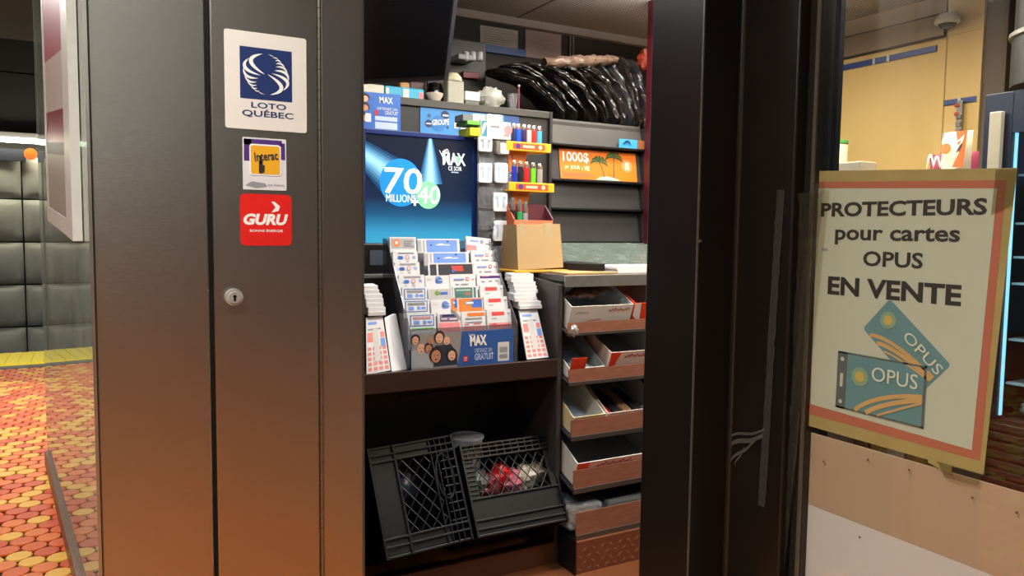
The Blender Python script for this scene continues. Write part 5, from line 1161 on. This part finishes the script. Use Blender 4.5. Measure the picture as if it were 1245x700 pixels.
# back wall papers, rails, conduit
YW = 3.296
def wallpaper(name, label, p0, p1, yt, yb, m, lines):
    f, lc, W, H, X0, Z0 = pl_(YW, p0, p1, yt, yb); t = thing(name, label, 'paper', (X0+W/2, YW, Z0))
    MB().box((X0, YW-.002, Z0), (X0+W, YW, Z0+H)).build('sheet', m, t)
    mb = MB(); f.o.y = YW-.002
    for k in range(lines): f.rect(mb, W*.1, H*(.86-.78*k/lines), W*random.uniform(.5, .92), H*(.86-.78*k/lines)+H*.025, .0006)
    mb.build('print_lines', M('faded_lines', '8a8680', .6), t); return t
wallpaper('wall_notice', 'white notice paper pinned on the dark back wall', 583.5, 629.5, 34, 59, M('notice_white', 'b9b7ac', .6), 7)
wallpaper('wall_notice', 'pinkish notice paper pinned on the dark back wall', 638.5, 682, 39, 72, M('notice_pink', 'a58d8c', .6), 10)
f, lc, W, H, X0, Z0 = pl_(YW, 580, 638, 57, 66); tag(MB().box((X0, YW-.012, Z0), (X0+W, YW, Z0+H)).build('blue_rail', M('blue_rail', '1f4a8a', .35), bevel=.001), 'blue plastic rail under the white notice', 'rail')
f, lc, W, H, X0, Z0 = pl_(YW, 588, 624, 26.5, 30.5); tag(MB().cyl((X0, YW-.01, Z0+H/2+.012), (X0+W, YW-.01, Z0+H/2-.0), .008, .006, 10).build('white_bar', M('dull_white_bar', 'b8b4ae', .5), smooth=True), 'short white bar above the white notice', 'bar')
f, lc, W, H, X0, Z0 = pl_(YW, 692, 697, 35, 72); o = thing('conduit', 'thin pale vertical conduit pair on the back wall', 'conduit', (X0, YW, Z0-.3))
for x in (X0, X0+W*.75): MB().box((x, YW-.008, Z0-.3), (x+.006, YW, zc)).build('pipe', M('pale_pipe', '8f8780', .5), o)
# crown strip where ceiling meets back wall
st(MB().box((.36, 3.26, zc-.035), (3.2, 3.296, zc)).build('trim_7', M('crown_strip', '9a9088', .6)))
# clutter hanging on a dark cupboard behind the screen: grey handset and cable ties
a = P(557, 90, 'y', 3.05).x; b = P(592, 90, 'y', 3.05).x
kc = thing('dark_cupboard', 'narrow dark cupboard standing behind the jar on the ledge', 'cupboard', ((a+b)/2-.1, 3.15, zk)); MB().box((a-.15, 3.06, zk), (b, 3.25, P(575, 50, 'y', 3.06).z)).build('body', M('umber_board', '1f1a18', .5), kc, bevel=.003); MB().box((a-.14, 3.052, zk+.01), (b-.01, 3.06, P(575, 82, 'y', 3.06).z)).build('door', M('umber_door', '241e1b', .5), kc)
c = P(572, 70, 'y', 2.98); hs = thing('grey_handset', 'grey handset cradle jutting out above the jar', 'handset', (c.x, 3.0, c.z-.03))
MB().box((c.x-.06, 2.97, c.z-.014), (c.x+.02, 3.06, c.z+.010)).build('cradle', M('handset_grey', '85858a', .4), hs, bevel=.005)
for k in range(3): MB().lathe([(.012, c.z-.016), (.016, c.z-.012), (.016, c.z+.020), (.010, c.z+.024)], (c.x-.02+.032*k, 2.985, .004*k), 14).build('roller', M('roller_grey', '9a9a9e', .35), hs, smooth=True)
c = P(566, 90, 'y', 3.05); MBc = MB()
tag(MB().box((c.x-.02, 3.03, c.z-.02), (c.x+.06, 3.052, c.z+.008)).build('red_label_packet', M('dim_red', '6a2428', .5), bevel=.003), 'dull red packet on the cupboard front below the handset', 'packet')
c = P(562, 45, 'y', 3.0); o = thing('white_bottle', 'pale bottle shape beside the hanging television', 'bottle', (c.x-.02, 3.1, c.z-.06)); zz0 = P(575, 50, 'y', 3.06).z
MB().lathe([(.028, zz0), (.030, zz0+.06), (.016, zz0+.09), (.014, zz0+.11)], (c.x-.03, 3.12, 0), 16).build('body', M('dim_white', 'a8a6a0', .45), o, smooth=True)

# ================================================================== HANGING TELEVISION
Yv = 2.10
tp = [P(420, -40, 'y', Yv-.10), P(556.5, -40, 'y', Yv-.10), P(540, 98, 'y', Yv+.02), P(420, 104, 'y', Yv+.02)]
tv = thing('television', 'black television hanging from the ceiling, tilted downwards', 'television', tp[3])
n = (tp[1]-tp[0]).cross(tp[0]-tp[3]).normalized(); n = n if n.y < 0 else -n
MB().ring([tp, [q-n*.045 for q in tp]]).build('back_shell', M('tv_shell', '141316', .4), tv, bevel=.004)
MB().ring([[tp[1]+n*.001, tp[2]+n*.001, tp[2]+n*.001+Vector((.012, 0, 0)), tp[1]+n*.001+Vector((.012, 0, 0))], [tp[1]-n*.05, tp[2]-n*.05, tp[2]-n*.05+Vector((.012, 0, 0)), tp[1]-n*.05+Vector((.012, 0, 0))]]).build('side_bezel', M('tv_bezel', '4c4e54', .35, .4), tv)
qv = lambda u, v, o: (tp[0]*(1-u)+tp[1]*u)*v+(tp[3]*(1-u)+tp[2]*u)*(1-v)+n*o
MB().quad([qv(.03, .05, .001), qv(.985, .05, .001), qv(.985, .97, .001), qv(.03, .97, .001)]).build('screen', M('tv_screen', '0a0a0d', .18, 0, .1), tv)
MB().box((tp[0].x+.1, Yv+.02, tp[0].z-.1), (tp[0].x+.16, Yv+.06, zc)).build('bracket', black, tv)

# ================================================================== STORE BEHIND THE WINDOW
cn = thing('store_counter', 'brown sales counter behind the window poster', 'counter', (2.2, 1.7, 0))
MB().box((1.95, 1.31, 0), (2.55, 2.08, 1.08)).build('counter_body', M('ribbed_brown', '4a3a32', .5, 0, .4, 8, stretch=(1, 1, 30)), cn)
MB().box((1.93, 1.29, 1.08), (2.57, 2.10, 1.11)).build('countertop', M('tan_top', '8f7a5c', .4), cn, bevel=.004)
ZC = 1.11
def fxr(X, x0, x1, yt, yb): return fx(X, x0, x1, yt, yb)
# blue rails on the yellow wall
def rail(label, px0, py0, px1, py1, h, parts):
    X = XW-.008; A_ = P(px0, py0, 'x', X); B_ = P(px1, py1, 'x', X); t = thing('blue_shelf_rail', label, 'rail', (X, (A_.y+B_.y)/2, A_.z))
    z = (A_.z+B_.z)/2
    MB().box((X, B_.y, z-h/2), (XW, A_.y, z+h/2)).build('strip', M('rail_blue', '27407f', .4, 0, .1), t, bevel=.001)
    for u in parts:
        y = A_.y+(B_.y-A_.y)*u; MB().box((X-.004, y-.006, z-h/2-.002), (X, y+.006, z+h/2+.002)).build('clip', papergrey, t)
    return t, z
rail('long blue shelf rail high on the yellow wall', 1015, 80.5, 1138, 63, .026, (.42, .56))
rail('short blue rail near the corner of the yellow wall', 1147, 125, 1187, 120, .022, (.5,))
# hanging strip with hearts
q = P(1167, 122, 'x', XW-.02); q2 = P(1165, 165, 'x', XW-.02)
hsx = thing('clip_strip', 'narrow grey clip strip with red tags hanging on the yellow wall', 'strip', (XW-.02, q.y, q2.z-.05))
MB().box((XW-.02, q.y-.012, q2.z-.05), (XW-.016, q.y+.012, q.z)).build('strip', M('strip_grey', '8d877c', .4), hsx)
for dz in (.02, .055): MB().sph((XW-.024, q.y+.01, q.z-dz), .006, .010, .008, 10, 6).build('tag', M('tag_red', 'c8483a', .5), hsx, smooth=True)
for k in range(4): MB().box((XW-.026, q.y-.010, q.z-.075-k*.03), (XW-.02, q.y+.010, q.z-.06-k*.03)).build('tag', M('tag_grey', '77746c', .5), hsx)
# dome camera
c = P(1152, 27, 'x', XW-.056)
dm = thing('dome_camera', 'white ringed dark dome security camera in the ceiling corner', 'security camera', (XW-.06, c.y, c.z))
MB().box((c.x, c.y-.02, c.z+.004), (XW-.004, c.y+.02, c.z+.03)).build('wall_bracket', M('cam_white', 'dedbd6', .4), dm)
MB().lathe([(.038, c.z-.008), (.046, c.z-.006), (.050, c.z+.002), (.046, c.z+.014), (.030, c.z+.034)], (c.x, c.y, 0), 26).build('base_ring', M('cam_white', 'dedbd6', .4), dm, smooth=True)
MB().sph((c.x, c.y, c.z-.002), .036, .036, .026, 20, 10).build('dome', M('smoked_dome', '3a3a40', .15), dm, smooth=True)
# snack bags on counter
def snack(label, px0, px1, yt, X, cols, zb_):
    y0, y1, z0, z1 = fx(X, px0, px1, yt, 215); t = thing('candy_bag', label, 'candy bag', (X, (y0+y1)/2, zb_))
    W = y0-y1; H = z1-zb_
    def fn(s): return lambda u, v: (X-s*.022*(math.sin(PI*u)*math.sin(PI*v))**.5-.003*wr(2, u*2, v*3)*(0 < v < 1), y0-W*u*(1-.06*math.sin(PI*v))-.03*W*math.sin(PI*v), zb_+H*v)
    mb = MB(); mb.grid(fn(1), 10, 12); mb.grid(fn(-1), 10, 12); mb.build('pouch', cols[0], t, smooth=True)
    f = Face((X-.0265, y0, z0), (0, -1, 0), (0, 0, 1), (-1, 0, 0)); return t, f, W, z1-z0
t, f, W, H = snack('white and orange candy bag standing above the poster edge', 1144, 1182, 160, 2.30, [M('bag_white', 'd8d2c4', .35)], ZC)
mb = MB(); f.disc(mb, W*.33, H*.62, W*.17, .001); mb.build('orange_disc', M('disc_orange', 'e8804a', .4), t)
mb = MB(); f.poly(mb, [(W*.62, H*.98), (W*.99, H*.98), (W*.90, H*.2), (W*.55, H*.2), (W*.75, H*.5)], .0008); mb.build('orange_panel', M('panel_orange', 'e06a2e', .4), t)
mb = MB(); f.arc(mb, (W*.5, H*.4), (W*.72, H*.6), (W*.9, H*.88), W*.08, .0016); f.arc(mb, (W*.6, H*.74), (W*.75, H*.78), (W*.92, H*.9), W*.06, .0016); mb.build('white_stripe', white, t)
mb = MB(); f.arc(mb, (W*.66, H*.5), (W*.76, H*.6), (W*.84, H*.72), W*.08, .002); mb.build('dark_stripe', ink, t)
scribble(f, t, W*.18, H*.86, W*.45, H*.91, greyink, .001)
t, f, W, H = snack('low purple and white candy bag in front of the orange one', 1130, 1190, 186, 2.40, [M('bag_purple', '8a3450', .35)], ZC)
mb = MB()
for k in range(6): f.arc(mb, (W*(.05+.14*k), H*.35), (W*(.12+.14*k), H*(.95-.08*(k % 3))), (W*(.2+.13*k), H*.4), W*.05, .001)
mb.build('white_print', white, t); mb = MB(); f.rect(mb, W*.62, H*.45, W*.84, H*.85, .0014); mb.build('orange_print', M('panel_orange'), t)
# cup with green lid and box
y0, y1, z0, z1 = fx(2.35, 1006, 1028, 171, 198); c = (2.35, (y0+y1)/2); r = (y0-y1)/2
t = thing('green_lid_jar', 'pale jar with a green lid beside the dark post', 'jar', (*c, ZC)); MB().lathe([(r*.9, ZC), (r, ZC+.01), (r, z1-.02), (r*.9, z1-.012)], (*c, 0), 18).build('body', M('pale_jar', 'd6cdb0', .4), t, smooth=True); MB().lathe([(r*1.02, z1-.012), (r*1.02, z1-.002), (r*.9, z1)], (*c, 0), 18).build('lid', M('lid_green', '4f9a4a', .4), t, smooth=True)
y0, y1, z0, z1 = fx(2.12, 1008, 1046, 197, 212); tag(MB().box((2.12, y1, ZC), (2.20, y0, z1)).build('grey_box', M('pale_grey_box', 'a09a8c', .45), bevel=.004), 'pale grey box at the left top edge of the poster', 'box')
# fridge with lit interior
XF = 2.2
yL = P(1196, 150, 'x', XF).y; yI = P(1222, 310, 'x', XF).y; zlo = P(1228, 513, 'x', XF).z; ztopI = P(1240, 160, 'x', XF).z; ztopF = P(1220, 112, 'x', XF).z
print('fridge', yL, yI, zlo, ztopI, ztopF)
fr = thing('drinks_fridge', 'dark navy display fridge with blue lit shelves at the right edge of the window', 'fridge', (XF+.3, .7, 0))
nv = M('navy_fridge', '16203a', .4, .1, .15, 5); Y0 = .15
yN = P(1213, 500, 'x', XF).y
MB().box((XF, yI, zlo), (XF+.03, yL, ztopF)).build('door_stile', nv, fr, bevel=.003)
MB().box((XF, Y0, ztopI), (XF+.03, yI, ztopF)).build('door_head', nv, fr)
MB().box((XF+.03, yL-.03, zlo), (XF+.6, yL, ztopF)).build('side_wall', nv, fr)
MB().box((XF+.57, Y0, zlo), (XF+.6, yL-.03, ztopF)).build('rear_wall', M('fridge_rear', '5f7c98', .5), fr)
MB().box((XF+.03, Y0, ztopF-.03), (XF+.57, yL-.03, ztopF)).build('roof', nv, fr)
rb = MB().box((XF+.01, Y0, 0), (XF+.6, yL, zlo)).build('base', M('ribbed_base', '3d2c28', .5, 0, .15, 8), fr)
for k in range(22):
    z = zlo-.02-k*.026
    if z > .02: MB().box((XF, Y0, z-.009), (XF+.012, yL, z+.009)).build('louvre', M('louvre_brown', '46332e', .45), rb, bevel=.002)
fe = M('fridge_light', '8fd8ff', .4, emit=1.2)
MB().box((XF+.012, yI-.004, zlo+.01), (XF+.024, yI-.001, ztopI)).build('light_strip', fe, fr)
area('fridge_tube', (XF+.30, .65, ztopF-.04), .4, .7, 2.5, (.6, .85, 1))
SZ = [P(1240, y, 'x', XF).z for y in (210, 270, 312, 345, 415, 470)]
shm = M('fridge_shelf', '9cc8e0', .3)
dk = [('dark_bottle', '3a1f1c'), ('dark_can', '2a2228'), ('cream_tub', 'c8b87a'), ('dark_can', '4a2a22'), ('red_can', '5a2a2a'), ('blue_carton', '6fb8dc')]
for k, z in enumerate(SZ):
    MB().box((XF+.04, Y0, z-.006), (XF+.55, yI, z)).build('shelf', shm, fr)
names = [('lit blue carton on the topmost fridge shelf', 'carton', '78c0e4'), ('pale blue carton on the second fridge shelf', 'carton', '9ac8dc'), ('white rounded tub on the third fridge shelf', 'tub', 'cfd6d2'), ('cream yellow bag on the fourth fridge shelf', 'bag', 'c9b878'), ('brown glinting bottle lying on the fifth fridge shelf', 'bottle', '4a2a20'), ('dark bottle lying on the lowest fridge shelf', 'bottle', '33211f')]
for k, z in enumerate(SZ):
    lab, cat, col = names[k]; y2 = yI-.02
    if cat in ('carton',): o = MB().box((XF+.08, y2-.10, z), (XF+.16, y2-.02, z+.09)).build('drink_carton', M('fr_'+col, col, .35), bevel=.004)
    elif cat == 'bottle': o = MB().ring([[(XF+.06+dx, y2-.06+r*math.cos(2*PI*i/12), z+.034+r*math.sin(2*PI*i/12)) for i in range(12)] for dx, r in ((0, .012), (.02, .014), (.05, .032), (.22, .034), (.225, .02))]).build('bottle', M('fr_'+col, col, .12), smooth=True)
    else: o = MB().lathe([(.03, z), (.042, z+.01), (.044, z+.05), (.02, z+.065)], (XF+.12, y2-.06, 0), 16).build('food_tub', M('fr_'+col, col, .35), smooth=True)
    tag(o, lab, cat)
# ice packs at bottom
for k in range(3):
    blob('ice_pack', ['pale blue ice pack nearest the fridge edge', 'pale blue ice pack behind the first one in the fridge', 'small white ice pack at the fridge bottom'][k], 'ice pack', (XF+.10+.05*k, yI-.05-.05*k, zlo+.03), .035, M('ice_blue', 'b9e0ee', .4), k+2, 1, .7, .2, 'ice packs in the fridge')
# white upright strip in front of fridge
y0, y1, z0, z1 = fx(XF-.02, 1201, 1216, 136, 215); tag(MB().box((XF-.02, y1, ZC-.2), (XF-.004, y0, z1)).build('white_upright', M('dull_white_board', 'b9b3a4', .5), bevel=.002), 'tall narrow off-white board standing against the fridge', 'board')
# grey ducts at the upper right
c = P(1238, 60, 'x', 2.6); du = thing('round_duct', 'grey round ventilation duct above the fridge', 'duct', (2.6, c.y, c.z))
MB().lathe([(.16, c.z-.13), (.16, c.z+.02), (.165, c.z+.02), (.165, c.z+.035), (.155, c.z+.035), (.155, zc)], (2.62, c.y-.15, 0), 28).build('pipe', M('duct_grey', '26282b', .5), du, smooth=True)
MB().lathe([(.166, c.z+.018), (.169, c.z+.02), (.169, c.z+.032), (.166, c.z+.034)], (2.62, c.y-.15, 0), 28).build('collar', M('collar_grey', '6f706e', .4), du, smooth=True)
# small goods on the counter ledge seen under the poster
for k, (px, col, lab) in enumerate(((1052, '6a4a2a', 'brown packet low behind the poster edge, leftmost'), (1075, '9a7a52', 'tan packet low behind the poster edge'), (1095, 'a8a4a0', 'silver packet low behind the poster edge'), (1120, '8a6a4a', 'copper packet low behind the poster edge, rightmost'))):
    q = P(px, 535+(px-1052)*.25, 'x', 1.45); tag(MB().box((1.43, q.y-.02, .55), (1.47, q.y+.02, q.z+.03)).build('low_packet', M('lp_'+col, col, .3, 0, .4, 60), bevel=.006), lab, 'packet', 'packets below the poster')
lg = thing('inner_shelf', 'low brown shelf behind the window film', 'shelf', (1.45, .9, 0)); MB().box((1.40, .3, .53), (1.52, 1.02, .55)).build('board', M('shelf_brown', '3a2a22', .5), lg); MB().box((1.42, .32, 0), (1.50, .36, .53)).build('support', M('shelf_brown'), lg); MB().box((1.42, .96, 0), (1.50, 1.0, .53)).build('support', M('shelf_brown'), lg)
# kiosk lamp housings
def troffer(x, y, sx, sy, label):
    t = thing('ceiling_lamp', label, 'light', (x, y, zc-.045)); MB().box((x-sx/2-.03, y-sy/2-.03, zc-.03), (x+sx/2+.03, y+sy/2+.03, zc)).build('housing', M('lamp_housing_white'), t)
    return t
troffer(1.10, 1.86, 1.0, .22, 'ceiling lamp housing above the lottery slips'); troffer(2.15, 2.45, .9, .22, 'ceiling lamp housing above the candy rack'); troffer(2.1, 1.35, .22, 1.0, 'ceiling lamp housing inside the store behind the window')
flush_text()
